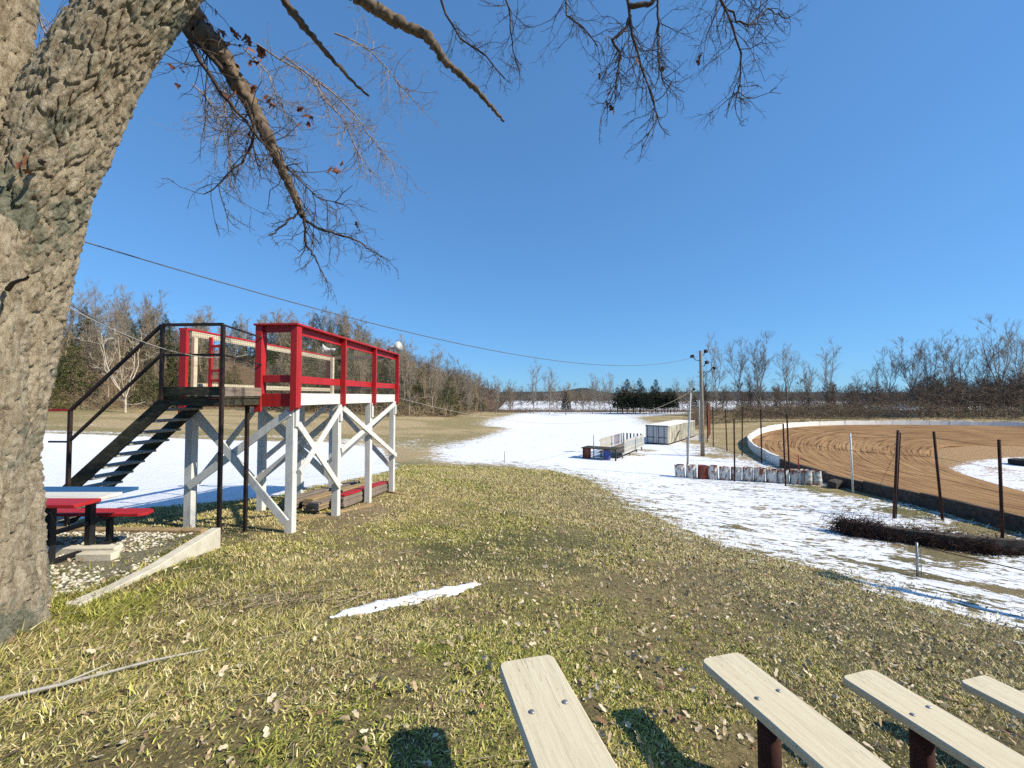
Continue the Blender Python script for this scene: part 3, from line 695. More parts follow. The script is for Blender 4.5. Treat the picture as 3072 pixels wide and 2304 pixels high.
    o = pipe('rail_end', [(lp - .35, ly0 - .075, lz + .005), (lp - .024, ly0 - .075, lz + .005)], .018, rail, 'red_paint')
    pipe('rail_bar', [(lp - .35, ly0 - .075, lz - .50), (lp - .024, ly0 - .075, lz - .50)], .014, rail)
    return W
STANDW = build_stand()

def horn(loc, axis_dir, label):
    root = thing('horn_speaker', loc, label, 'loudspeaker', 'horn loudspeakers on the stand')
    d = Vector(axis_dir).normalized(); prof = [(-.02, .035), (.04, .045), (.10, .065), (.16, .105), (.20, .15), (.215, .165), (.205, .15), (.15, .09), (.06, .035)]
    m = MB(); m.tube([d * a for a, _ in prof], [r for _, r in prof], 20, cap=False); m.build('horn', 'horn_grey', root, smooth=True)
    MB().tube([d * -.15, d * -.13, d * -.02], [.05, .058, .05], 14).build('driver', 'horn_grey', root, smooth=True)
    MB().bar((0, 0, -.19), (0, 0, -.046), .03, .03).build('bracket', 'galvanised', root)
x, y = STANDW(-1.93, 5.05); horn((x, y, 3.09), (-.86, -.5, .05), 'grey horn loudspeaker on the cream railing, mouth turned towards the woods')
x, y = STANDW(.08, 5.05); horn((x, y, 3.145), (.82, -.55, .02), 'grey horn loudspeaker on the red railing, mouth turned towards the track')

# ------------------------------------------------------------------ stacked lumber under the stand
def lumber():
    rng = random.Random(5); RZ = math.radians(-3.4)
    def board(lx, ly, L, z, w, t, mat, label, yaw=0.0):
        X, Y = STANDW(lx, ly)
        o = MB().box(-w / 2, w / 2, 0, L, 0, t).build('lumber_board', mat, None, bevel=.003)
        o.location = (X, Y, z); s = (g1(*STANDW(lx, ly + L)) - g1(X, Y)) / L
        o.rotation_euler = (math.atan(s), 0, RZ + yaw)
        tag(o, label, 'board', 'boards stacked under the stand')
    def stack(lx, ly, L, n, w, mats, lab, top=None):
        z = g1(*STANDW(lx, ly)) + .05
        for i in range(n):
            last = i == n - 1
            board(lx + rng.uniform(-.015, .015), ly + rng.uniform(-.05, .05), L + rng.uniform(-.08, .05), z, w, .04,
                  top[0] if (last and top) else rng.choice(mats), top[1] if (last and top) else lab, rng.uniform(-.008, .008)); z += .0425
    stack(-.26, 2.35, 3.0, 7, .25, ['weathered_timber'], 'grey board in the pile capped by a red plank', ('red_paint', 'red painted plank on top of the board pile under the stand'))
    stack(-.62, 1.75, 3.4, 4, .24, ['weathered_timber', 'tan_timber'], 'tan or brown board in the low middle pile under the stand')
    stack(-.93, 2.2, 3.2, 5, .24, ['tan_timber', 'weathered_timber'], 'board in the second pile from the snow under the stand')
    stack(-1.30, 2.0, 3.6, 6, .26, ['weathered_timber'], 'grey board in the pile beside the snow under the stand')
    X, Y = STANDW(-.45, 1.5); board(-.5, 1.0, 2.2, g1(X, Y) + .05, .16, .04, 'tan_timber', 'loose tan board leaning out of the piles under the stand', -.35)
    X, Y = STANDW(.1, 5.0)
    o = MB().box(0, 1.0, -.06, .06, 0, .04).build('lumber_board', 'tan_timber'); o.location = (X - .2, Y + .2, g1(X, Y) + .03); o.rotation_euler = (0, .08, -.35)
    tag(o, 'short tan board lying on the grass beyond the last white post', 'board', 'boards stacked under the stand')
lumber()

# ------------------------------------------------------------------ picnic table on the gravel pad
def picnic_table():
    Z = CZ - 1.99
    root = thing('picnic_table', (-5.6, 4.85, Z), 'picnic table with red, white and blue boards on a black steel frame', 'picnic table'); org = root.location
    def b(name, mat, *a, **k): return MB().box(*a).build(name, mat, root, org, bevel=.006, **k)
    zt = CZ - 1.17
    b('table_board', 'blue_paint', -7.2, -4.84, 5.08, 5.36, zt - .04, zt)['label'] = 'blue table board'
    b('table_board', 'white_board', -7.2, -4.77, 4.77, 5.065, zt - .04, zt)['label'] = 'white table board'
    b('table_board', 'red_paint', -7.2, -4.72, 4.46, 4.755, zt - .04, zt)['label'] = 'red table board'
    zs = CZ - 1.545
    m = MB().prism([(-7.3, 5.45), (-4.93, 5.45), (-4.86, 5.52), (-4.90, 5.66), (-5.0, 5.72), (-7.3, 5.72)], zs - .04, zs); m.build('seat_board', 'red_paint', root, org, bevel=.005)['label'] = 'red seat board'
    m = MB().prism([(-7.3, 4.02), (-4.78, 4.02), (-4.72, 4.1), (-4.72, 4.22), (-4.78, 4.28), (-7.3, 4.28)], zs - .04, zs); m.build('seat_board', 'blue_paint', root, org, bevel=.005)['label'] = 'blue seat board'
    for x in (-5.42, -6.7):
        MB().bar((x, 4.05, Z + .03), (x, 5.68, Z + .03), .06, .06).build('base_bar', 'black_metal', root, org, bevel=.004)
        for y in (4.86, 5.32):
            MB().bar((x, y, Z + .062), (x, y, zt - .042), .075, .075).build('leg', 'black_metal', root, org, bevel=.004)
        MB().bar((x, 4.08, zs - .07), (x, 5.66, zs - .07), .05, .05).build('seat_bar', 'black_metal', root, org)
        MB().bar((x, 5.58, Z + .062), (x, 5.58, zs - .1), .06, .06).build('leg', 'black_metal', root, org, bevel=.004)
        MB().bar((x, 4.15, Z + .062), (x, 4.15, zs - .1), .06, .06).build('leg', 'black_metal', root, org, bevel=.004)
picnic_table()

def curb():
    m = MB(); zt = CZ - 1.96
    pts = [(-3.93, 3.72), (-4.03, 4.2), (-4.13, 4.8), (-4.25, 5.4), (-4.40, 6.16)]
    ring = []; rng = random.Random(1)
    for i, (x, y) in enumerate(pts):
        top = max(g1(x + .1, y) + .035, zt + .015 * (i > 0)); 
        for dx, z in ((-.075, top - .5), (.075, top - .5), (.07, top + rng.uniform(-.008, .008)), (-.07, top + rng.uniform(-.008, .008))): ring.append((x + dx, y, z))
    fs = []
    for a in range(len(pts) - 1):
        for j in range(4): fs.append((a * 4 + j, a * 4 + (j + 1) % 4, a * 4 + 4 + (j + 1) % 4, a * 4 + 4 + j))
    n = len(pts); fs += [(3, 2, 1, 0), (4 * n - 4, 4 * n - 3, 4 * n - 2, 4 * n - 1)]
    o = m.add(ring, fs).build('concrete_curb', 'concrete', None, (-4.2, 5, zt), bevel=.008); o.location = (-4.2, 5, zt)
    tag(o, 'pale concrete edging along the gravel pad, ending at the stair post', 'curb')
    z = CZ - 1.99
    for x, y, L, mat, lab in ((-5.05, 5.06, .42, 'concrete', 'short cream concrete block lying under the picnic table'), (-5.5, 5.25, 1.0, 'concrete', 'long cream concrete block lying behind the short one under the picnic table'),
                        (-6.5, 6.12, 4.0, 'tan_timber', 'thin edging timber behind the picnic table')):
        o = MB().box(-L / 2, L / 2, -.06, .06, 0, .1 if L < 3 else .06).build('edging_block' if L < 3 else 'edging_timber', mat, bevel=.008); o.location = (x, y, z - .01); o.rotation_euler = (0, 0, .04 if L < 3 else -.03)
        tag(o, lab, 'block' if L < 3 else 'timber')
curb()

# ------------------------------------------------------------------ bleacher benches stepping down the slope
def benches():
    b = Vector((-.2924, .9563, 0)); p = Vector((.9563, .2924, 0)); yaw = math.radians(15)
    labs = ['cream plank bench of the topmost bleacher row, with two bolts near its rounded end', 'cream plank bench on a rusty post, second bleacher row down the slope',
            'cream plank bench, third bleacher row down the slope', 'cream plank bench of the lowest bleacher row in view']
    for i, (x, y, H) in enumerate([(.059, 1.842, 1.15), (1.091, 2.20, 1.36), (1.95, 2.37, 1.56), (2.946, 2.685, 1.80)]):
        z = CZ - H
        root = thing('bleacher_bench', (x, y, z), labs[i], 'bench', 'bleacher benches', yaw)
        L = 3.6; w = .124; r = .034
        rng = random.Random(i)
        poly = [(-w, -L), (w, -L)] + [(w - r + r * math.cos(a), -r + r * math.sin(a)) for a in np.linspace(0, math.pi / 2, 6)] + [(-w + r + r * math.cos(a), -r + r * math.sin(a)) for a in np.linspace(math.pi / 2, math.pi, 6)]
        poly = [(a + rng.uniform(-.002, .002), c + rng.uniform(-.002, .002)) for a, c in poly]
        MB().prism(poly, -.042, 0).build('seat_board', 'bench_board', root, bevel=.006)
        for sy in (-.30, -2.0):
            for sx in (-.068, .068):
                MB().tube([(sx, sy + sx * .1, -.002), (sx, sy + sx * .1, .004), (sx, sy + sx * .1, .006)], [.011, .0105, .006], 10).build('bolt', 'galvanised', root, smooth=True)
            c = Vector((x, y, z)) + Matrix.Rotation(yaw, 3, 'Z') @ Vector((0, sy, 0))
            zg = g1(c.x, c.y) - z
            MB().box(-.10, .10, sy - .04, sy + .04, -.052, -.043).build('bracket', 'rusty_steel', root)
            MB().tube([(0, sy, zg - .15), (0, sy, -.053)], .047, 14).build('post', 'rusty_steel', root, smooth=True)
benches()

# ------------------------------------------------------------------ poles, lights and wires
def rod(name, base, top, r0, r1, mat, label, cat, group=None, n=10, split=True):
    root = thing(name, base, label, cat, group); d = Vector(top) - Vector(base)
    MB().tube([(0, 0, -.3), d * .5, d], [r0, (r0 + r1) / 2, r1], n).build('shaft', mat, root, smooth=True)
    return root, d
def floodlight(root, at, aim, s=.34):
    at = Vector(at); d = Vector(aim).normalized(); side = d.cross(Vector((0, 0, 1))).normalized(); up = side.cross(d)
    m = MB(); a = side * s * .5; b = up * s * .36
    f0, f1 = at, at + d * s * .75
    vs = [f0 - a * .6 - b * .6, f0 + a * .6 - b * .6, f0 + a * .6 + b * .6, f0 - a * .6 + b * .6, f1 - a - b, f1 + a - b, f1 + a + b, f1 - a + b]
    m.add(vs, [(0, 3, 2, 1), (4, 5, 6, 7), (0, 1, 5, 4), (1, 2, 6, 5), (2, 3, 7, 6), (3, 0, 4, 7)])
    return m.build('floodlight', 'black_metal', root, bevel=.01)
def light_pole(x, y, H, label):
    zb = g1(x, y); root, d = rod('light_pole', (x, y, zb), (x - .05, y, zb + H), .17, .12, 'pole_wood', label, 'pole', 'wooden floodlight poles', 12)
    for dx, dz, aim in ((-.75, -.75, (-.4, -.5, -.5)), (.30, -.30, (.5, .4, -.5)), (.35, -1.25, (.6, .2, -.6)), (.95, -1.75, (.6, -.3, -.7))):
        c = Vector((dx, -.05, H + dz + .35)); o = floodlight(root, c, aim)
        MB().tube([(0, 0, H + dz - .12), (dx * .7, -.03, H + dz - .05), (dx, -.05, H + dz + .33)], .035, 6).build('arm', 'black_metal', root)
    MB().box(-.26, -.16, -.1, .1, 1.2, 1.7).build('meter_box', 'galvanised', root)
light_pole(16.17, 34.93, 8.95, 'tall wooden pole with black floodlights beside the mesh fence')
light_pole(15.4, 5.6, 8.6, 'tall wooden floodlight pole on the slope by the wire fence')
g = g1(10.8, 25.5)
r_, d_ = rod('light_post', (10.8, 25.5, g), (11.3, 25.9, g + 5.45), .07, .05, 'grey_pole', 'thin pale leaning post with a small floodlight beside the first barrel', 'post')
floodlight(r_, d_ + Vector((.12, 0, 0)), (.7, -.4, -.3), .2); MB().bar(d_ + Vector((-.25, 0, -.08)), d_ + Vector((.22, 0, -.08)), .05, .05).build('cross_arm', 'pole_wood', r_)
for x, y, h, r, mat, lab in ((14.85, 34.9, 1.65, .07, 'pole_wood', 'short wooden post standing in snow near the tall light pole'),
                       (24.6, 54.0, 4.6, .07, 'grey_pole', 'pale post rising behind the far end of the white trailer'),
                       (-.54, 29.8, .85, .035, 'grey_pole', 'small pale marker stake where grass meets snow'),
                       (6.7, 33.8, 1.95, .045, 'grey_pole', 'thin post at the open end of the drum-propped platform'),
                       (18.2, 26.2, 1.3, .035, 'red_paint', 'short red and white stake beside the track wall')):
    rod('stake' if h < 1.5 else 'post', (x, y, g1(x, y)), (x + .02, y, g1(x, y) + h), r, r, mat, lab, 'stake' if h < 1.5 else 'post', n=8)
def cable(name, p0, p1, sag, r, mat, label, n=40):
    p0, p1 = Vector(p0), Vector(p1)
    pts = [p0.lerp(p1, t) - Vector((0, 0, 4 * sag * t * (1 - t))) for t in np.linspace(0, 1, n)]
    m = MB(); m.tube([p - p0 for p in pts], r, 5); o = m.build(name, mat, smooth=True); o.location = p0
    return tag(o, label, 'cable')
def power_cable():
    p0, p1 = Vector((-8.35, 8.0, 4.67)), Vector((16.05, 34.9, 5.15)); pts = [p0 + (p1 - p0) * t - Vector((0, 0, 4 * 1.56 * t * (1 - t))) for t in np.linspace(-.16, 1, 90)]
    o = MB().tube([p - p1 for p in pts], .014, 5).build('power_cable', 'wire', smooth=True); o.location = p1
    tag(o, 'long dark power cable sagging from beyond the big tree to the light pole', 'cable')
power_cable()
cable('rope', (-4.1, 3.4, 2.62), (-4.70, 7.3, 2.40), .28, .0045, 'pale_wire', 'pale rope slung from the big tree trunk to the red railing')
cable('wire', (-4.25, 3.45, 2.75), (-6.0, 7.4, 2.35), .1, .005, 'wire', 'thin dark wire from the big tree to the corner of the stand')
x, y = STANDW(.1, 5.25); cable('wire', (x, y, 1.62), (11.25, 25.85, 1.95), 1.35, .006, 'pale_wire', 'pale sagging wire from the stand to the leaning light post', 60)

# ------------------------------------------------------------------ barrels
def barrel_mesh(seed, cols):
    rng = np.random.default_rng(seed); R, H, n = .275, .80, 28
    prof = [(0, .97), (.02, 1.0), (.26, 1.0), (.275, 1.035), (.30, 1.0), (.52, 1.0), (.535, 1.035), (.56, 1.0), (.775, 1.0), (.79, 1.03), (.80, 1.0), (.80, .92), (.70, .91)]
    V, T = [], []
    a = np.arange(n) * 2 * np.pi / n
    dent = 1 + .04 * (fbm(np.cos(a) * 2 + 5 + seed, np.sin(a) * 2 + 5, seed) - .5)
    for z, k in prof:
        d = dent if .05 < z < .75 else 1
        V.append(np.stack([R * k * np.cos(a) * d, R * k * np.sin(a) * d, np.full(n, z)], 1))
        w = fbm(a * 3 + seed, np.full(n, z * 7.0), seed + 3)[:, None]
        edge = .20 * (z > .6) + .08 * (z < .1)
        T.append(np.where(w + edge > .63, np.array(cols[1]), np.array(cols[0])))
    V = np.concatenate(V); T = np.concatenate(T); m = len(prof)
    i = np.arange(m - 1)[:, None] * n; j = np.arange(n)[None, :]; j2 = (j + 1) % n
    F = np.stack(np.broadcast_arrays(i + j, i + j2, i + n + j2, i + n + j), -1).reshape(-1, 4)
    k = len(V); V = np.concatenate([V, [[0, 0, .0], [0, 0, .70]]]); T = np.concatenate([T, [[.05, .03, .02]] * 2])
    jj = np.arange(n); F3 = np.concatenate([np.stack([np.full(n, k), (jj + 1) % n, jj], 1), np.stack([np.full(n, k + 1), (m - 1) * n + jj, (m - 1) * n + (jj + 1) % n], 1)])
    return np_mesh('barrel', V, [F, F3], 'barrel', T, True)
WHT, RST, RED, BLU = (.62, .61, .56), (.20, .075, .045), (.24, .025, .02), (.05, .07, .24)
BR = [(10.38,25.45),(10.98,25.22),(11.55,25.0),(12.1,24.82),(12.68,24.62),(13.25,24.42),(13.82,24.2),(14.36,23.98),(14.92,23.72),(15.46,23.5),(16.0,23.3),(16.52,23.15),(17.02,23.1)]
for i, (x, y) in enumerate(BR):
    cols = (RED, RST) if i == 2 else ((WHT, RST))
    o = link('barrel', barrel_mesh(i, cols), None, (x, y, g1(x, y) - .02), i * 1.3)
    o.rotation_euler = (math.radians((i * 37 % 7) - 3), math.radians((i * 53 % 7) - 3), i * 1.3); o.scale = (1.03, 1.03, .97 + .02 * (i % 4))
    tag(o, {0: 'rusty white steel barrel at the pale leaning post end of the row', 1: 'white barrel between the end barrel and the dull red barrel', 2: 'dull red barrel in the row of white barrels', 3: 'rusty-topped white barrel right after the dull red barrel',
            12: 'white barrel ending the row against the track wall', 11: 'white barrel second from the track wall end of the row'}.get(i, 'rust-stained white steel barrel in the middle of the row along the snow'), 'barrel', 'barrels in a row on the snow')

# ------------------------------------------------------------------ white trailer body
def trailer():
    zb = g1(16.3, 43) - .02; ang = math.atan2(.8, .6)
    root = thing('trailer_box', (16.3, 43.0, zb), 'long weathered white trailer box standing on the snowy field', 'trailer', rz=ang - math.pi / 2)
    # local: x to the right of travel is +x, length along +y
    L, Wd, H = 11.6, 2.35, 1.98
    nmat('trailer_side', [(0.36, (0.13, 0.11, 0.07)), (0.48, (0.36, 0.34, 0.26)), (0.7, (0.58, 0.56, 0.46))], 1.6, (1, 1, 0.45), 0.7, 0.2, detail=9, nrough=.75)
    nmat('trailer_door', [(0.3, (0.34, 0.34, 0.33)), (0.7, (0.46, 0.46, 0.45))], 2, (1, 1, 0.4), 0.6, 0.1)
    MB().box(-Wd, 0, .03, L, .12, H).build('body', 'trailer_side', root, bevel=.02)
    MB().box(-Wd - .02, .02, .0, L + .02, H + .001, H + .06).build('roof', 'wall_white', root)
    for k in range(12): MB().box(.001, .022, .4 + k * .95, .46 + k * .95, .16, H - .04).build('side_rib', 'trailer_side', root)
    MB().box(-Wd - .01, .03, -.02, L, .0, .12).build('sill', 'rusty_steel', root)
    for x0, x1 in ((-Wd + .05, -Wd / 2 - .02), (-Wd / 2 + .02, -.05)):
        d = MB().box(x0, x1, -.035, .028, .16, H - .06).build('door', 'trailer_door', root, bevel=.01)
        for bx in (x0 + (.18 if x0 < -1.5 else .78), x0 + (.80 if x0 < -1.5 else .2)):
            MB().box(bx - .02, bx + .02, -.07, -.037, .16, H - .08).build('lock_bar', 'black_metal', d)
        MB().box(x0 + .1, x1 - .1, -.065, -.037, .72, .78).build('hasp', 'black_metal', d)
    MB().box(-Wd - .015, .025, -.06, .027, H - .055, H).build('header', 'black_metal', root)
    MB().bar((.25, 1.6, .25), (.06, 4.2, 1.25), .08, .05).build('prop_bar', 'rusty_steel', root)
trailer()

# ------------------------------------------------------------------ low platform with picket rails
def platform():
    x0, y0 = 9.0, 33.4; zb = g1(x0, y0); ang = math.atan2(.854, .52) - math.pi / 2
    root = thing('picket_platform', (x0, y0, zb), 'low wooden platform with white and coloured picket rails on the snow', 'platform', rz=ang)
    L, Wd, H = 6.6, 2.0, .52
    for k in range(22): MB().box(-Wd, 0, k * .3, k * .3 + .28, H - .05, H).build('floor_board', 'weathered_timber', root)
    for x in (-Wd + .05, -.05): MB().box(x - .04, x + .04, 0, L, H - .2, H - .052).build('beam', 'grey_pole', root)
    for x in (-Wd + .1, -.1):
        for y in (.2, 2.4, 4.6, 6.4): MB().box(x - .05, x + .05, y - .05, y + .05, -.1, H - .21).build('post', 'weathered_timber', root)
    for side, x, cols in ((0, .03, None), (1, -Wd - .03, 1)):
        for z in (H + .2, H + .8): MB().box(x - .02, x + .02, .2, L, z, z + .07).build('rail', 'cream_board', root)
        for k in range(20):
            y = .3 + k * .33
            mat = 'white_board' if side == 0 else ('cream_board' if k < 11 else ['white_board', 'blue_paint', 'red_paint', 'blue_paint', 'dark_timber', 'dark_timber', 'white_board', 'dark_timber', 'white_board'][k - 11])
            MB().box(x + .022, x + .05, y - .07, y + .07, H - .15 if side == 0 else H + .05, H + 1.0).build('picket', mat, root)
    for k in range(6):
        x = -Wd + .15 + k * .33; MB().box(x - .07, x + .07, L + .0, L + .03, H + .05, H + 1.0).build('picket', ['white_board', 'dark_timber', 'blue_paint', 'white_board', 'dark_timber', 'dark_timber'][k], root)
    # near table-like end carried on drums
    ex = MB().box(-Wd - 1.0, -.1, -1.5, -.02, .83, .90).build('drum_table', 'dark_timber', root)
    ex['label'] = 'dark plank top carried on two drums'
    MB().box(-.22, -.12, -1.45, -1.35, -.1, .828).build('post', 'dark_timber', root)
    MB().box(-2.9, -2.8, -1.45, -1.35, -.1, .828).build('post', 'dark_timber', root)
    for lx, ly, c, lab in ((-2.65, -1.0, (RST, RED), 'rusty red drum under the dark plank table on the snow'), (-.95, -1.15, (BLU, (.10, .10, .22)), 'blue drum under the dark plank table on the snow')):
        ca, sa = math.cos(ang), math.sin(ang); X, Y = x0 + ca * lx - sa * ly, y0 + sa * lx + ca * ly
        o = link('barrel', barrel_mesh(40 + int(-lx * 10), c), None, (X, Y, g1(X, Y) + .0)); tag(o, lab, 'barrel')
platform()

# ------------------------------------------------------------------ fences
def post_fence():
    root = thing('catch_fence', (16.6, 16.0, g1(16.6, 16)), 'row of tall rusty fence posts with wires outside the track wall', 'fence'); org = root.location
    P = [((16.18, 13.67), (15.98, 13.5), .23, .045, 'rusty_steel'), ((16.64, 15.99), (16.40, 15.99), .28, .045, 'rusty_steel'), ((17.16, 20.78), (17.08, 20.78), -.20, .045, 'white_paint'),
         ((14.78, 16.04), (15.06, 16.04), .33, .047, 'rusty_steel'), ((15.0, 22.63), (14.93, 22.63), .14, .042, 'rusty_steel'), ((12.95, 24.0), (12.97, 24.0), .32, .042, 'rusty_steel')]
    tops = []
    for (bx, by), (tx, ty), tz, r, mat in P:
        b = Vector((bx, by, g1(bx, by) - .2)); t = Vector((tx, ty, tz)); MB().tube([b, t], r, 9).build('post', mat, root, org, smooth=True); tops.append((b, t))
    for seq in ((0, 1, 2), (3, 4, 5)):
        for f in (.3, .5, .72, .93):
            pts = [tops[i][0].lerp(tops[i][1], f) for i in seq]; MB().tube(pts, .006, 4).build('wire', 'rusty_steel', root, org)
    MB().tube([tops[3][0].lerp(tops[3][1], .8), Vector((17.4, 19.6, -2.7))], .008, 4).build('brace_wire', 'dark_steel', root, org)
    b, t = tops[3]; MB().tube([b + Vector((.1, 0, .1)), t + Vector((.09, 0, -.1))], .02, 6).build('conduit', 'black_metal', root, org)
post_fence()
def mesh_fence():
    root = thing('mesh_fence', (19.6, 38.0, g1(19.6, 38)), 'tall fence of thin dark posts with rusty mesh along the grass berm', 'fence'); org = root.location
    pts = [(18.3, 27.2), (18.9, 31.2), (19.6, 35.1), (19.9, 38.1), (20.3, 41.5), (21.8, 45.9), (23.8, 50.0), (26.5, 55.0)]
    tops = []
    for i, (x, y) in enumerate(pts):
        g = g1(x, y); h = 3.9 + .15 * (i % 3); MB().tube([(x, y, g - .2), (x + .1 * ((i % 3) - 1), y, g + h)], .05, 7).build('post', 'rusty_steel', root, org); tops.append((Vector((x, y, g)), Vector((x, y, g + h))))
    for a, b in zip(tops[:-1], tops[1:]):
        for f in (.03, .97): MB().tube([a[0].lerp(a[1], f), b[0].lerp(b[1], f)], .012, 4).build('rail_wire', 'rusty_steel', root, org)
    for a, b in zip(tops[5:-1], tops[6:]):
        Pp = []; n = 34
        for k in range(n + 1):
            t = k / n
            Pp.append((np.array([a[0].lerp(b[0], t), a[1].lerp(b[1], t)]), np.array([.007, .007])))
        for k in range(28):
            f = k / 28; Pp.append((np.array([a[0].lerp(a[1], f), b[0].lerp(b[1], f)]), np.array([.007, .007])))
        v, f = tubes_np(Pp, 3); o = link('wire_mesh', np_mesh('wire_mesh', v - np.array(org), f, 'rust_mesh'), root); o['kind'] = 'stuff'
nmat('rust_mesh', [(0.3, (0.16, 0.045, 0.018)), (0.7, (0.30, 0.10, 0.045))], 6, rough=.9, bump=0)
mesh_fence()
def low_fence():
    root = thing('wire_fence', (9.29, 9.52, g1(9.29, 9.52)), 'low wire fence with thin steel posts crossing the snowy slope', 'fence'); org = root.location
    tops = []
    for x, y in ((9.29, 9.52), (12.3, 7.4), (15.6, 5.0)):
        g = g1(x, y); MB().tube([(x, y, g - .2), (x, y, g + .76)], .024, 8).build('post', 'galvanised', root, org, smooth=True); tops.append(Vector((x, y, g)))
        MB().tube([(x + .09, y, g - .1), (x + .09, y, g + .70)], .008, 5).build('rod', 'galvanised', root, org)
    for z, r in ((.70, .012), (.45, .004), (.25, .004), (.08, .004)):
        for a, b in zip(tops[:-1], tops[1:]):
            p, q = a + Vector((0, 0, z)), b + Vector((0, 0, z)); mid = p.lerp(q, .5) - Vector((0, 0, .06))
            MB().tube([p, mid, q], r, 5).build('wire', 'dark_steel', root, org)
low_fence()

# low concrete wall under a vine tangle
def low_wall():
    pts = [(10.9, 13.72), (12.0, 13.05), (13.3, 12.5), (15.0, 12.15), (17.4, 11.9)]; ring = []; rng = random.Random(3)
    for x, y in pts:
        g = g1(x, y)
        for dy, z in ((-.12, -.3), (.12, -.3), (.12, .44), (-.12, .44)): ring.append((x - 13 + dy * .4, y - 12.5 + dy, g + z + (rng.uniform(-.03, .03) if z > 0 else 0) - g1(13, 12.5)))
    fs = []; n = len(pts)
    for a in range(n - 1):
        for j in range(4): fs.append((a * 4 + j, a * 4 + (j + 1) % 4, a * 4 + 4 + (j + 1) % 4, a * 4 + 4 + j))
    fs += [(3, 2, 1, 0), (4 * n - 4, 4 * n - 3, 4 * n - 2, 4 * n - 1)]
    o = MB().add(ring, fs).build('low_wall', 'old_shaded_concrete', bevel=.02); o.location = (13, 12.5, g1(13, 12.5)); tag(o, 'low dark concrete wall below the fence posts, half under vines', 'wall')
low_wall()
def tangle(rng, n, fpos, length, r, droop=.6, k=6):
    P = []
    for _ in range(n):
        p = np.array(fpos(), float); d = rng.normal(size=3); d[2] = abs(d[2]) * .8; d /= np.linalg.norm(d); L = length * rng.uniform(.5, 1.3)
        pts = [p]; st = L / (k - 1)
        for i in range(k - 1):
            d = d + rng.normal(size=3) * .35; d[2] -= droop / (k - 1) * 1.6; d /= np.linalg.norm(d); pts.append(pts[-1] + d * st)
        P.append((np.array(pts), np.linspace(r, r * .4, k)))
    return P
def vines():
    rng = np.random.default_rng(8); org = np.array([12.6, 12.9, g1(12.6, 12.9)])
    def pos():
        t = rng.beta(1.0, 1.3); x = 10.8 + 4.3 * t; y = 13.75 - 1.2 * min(1, t * 1.4) - .25 * t + rng.normal() * .2 
        return (x, y, -2.98 - .02 * (x - 12) + rng.uniform(-.1, .5) * (1.1 - .7 * t) * (.35 + .9 * float(fbm(np.array([t * 9.0]), np.array([2.5]), 6)[0])) + .12)
    P = tangle(rng, 2500, pos, .5, .010, droop=1.2) + tangle(rng, 330, pos, 1.1, .007, droop=.7)
    v, f = tubes_np(P, 3)
    t = np.repeat(rng.uniform(.5, 1.3, (len(v) // 18 + 1, 1)), 18, 0)[:len(v)] * np.array([.035, .016, .013])
    o = link('vine_tangle', np_mesh('vine_tangle', v - org, f, 'bark', t)); o.location = org
    tag(o, 'dark reddish heap of bare vines over the low wall', 'vines')
vines()
def tyre():
    x, y = 51.6, 41.3; z = g1(x, y)
    root = thing('tractor_tyre', (x, y, z), 'large black tractor tyre lying in the infield snow', 'tyre')
    prof = [(.95, .0), (1.12, .04), (1.2, .16), (1.2, .42), (1.12, .54), (.95, .58), (.80, .52), (.72, .46), (.72, .12), (.80, .06)]
    n = 40; a = np.arange(n) * 2 * np.pi / n; V = np.concatenate([np.stack([r * np.cos(a), r * np.sin(a), np.full(n, h)], 1) for r, h in prof]); m = len(prof)
    i = (np.arange(m)[:, None] * n); j = np.arange(n)[None, :]; i2 = ((np.arange(m)[:, None] + 1) % m) * n; j2 = (j + 1) % n
    link('carcass', np_mesh('carcass', V, np.stack(np.broadcast_arrays(i + j, i + j2, i2 + j2, i2 + j), -1).reshape(-1, 4), 'rubber', smooth=True), root)
    for k in range(24):
        g = 2 * math.pi * k / 24; MB().bar((1.21 * math.cos(g), 1.21 * math.sin(g), .06), (1.21 * math.cos(g + .12), 1.21 * math.sin(g + .12), .5), .07, .06, up=(math.cos(g), math.sin(g), 0)).build('tread_lug', 'rubber', root)
tyre()

o = MB().prism([(-.4, -.22), (.35, -.25), (.42, .18), (-.3, .25)], -.2, .38).build('concrete_block', 'old_shaded_concrete', bevel=.03); o.location = (17.35, 22.2, g1(17.35, 22.2)); o.rotation_euler = (.1, -.08, .5)
tag(o, 'broken concrete block between the barrels and the white fence post', 'block')

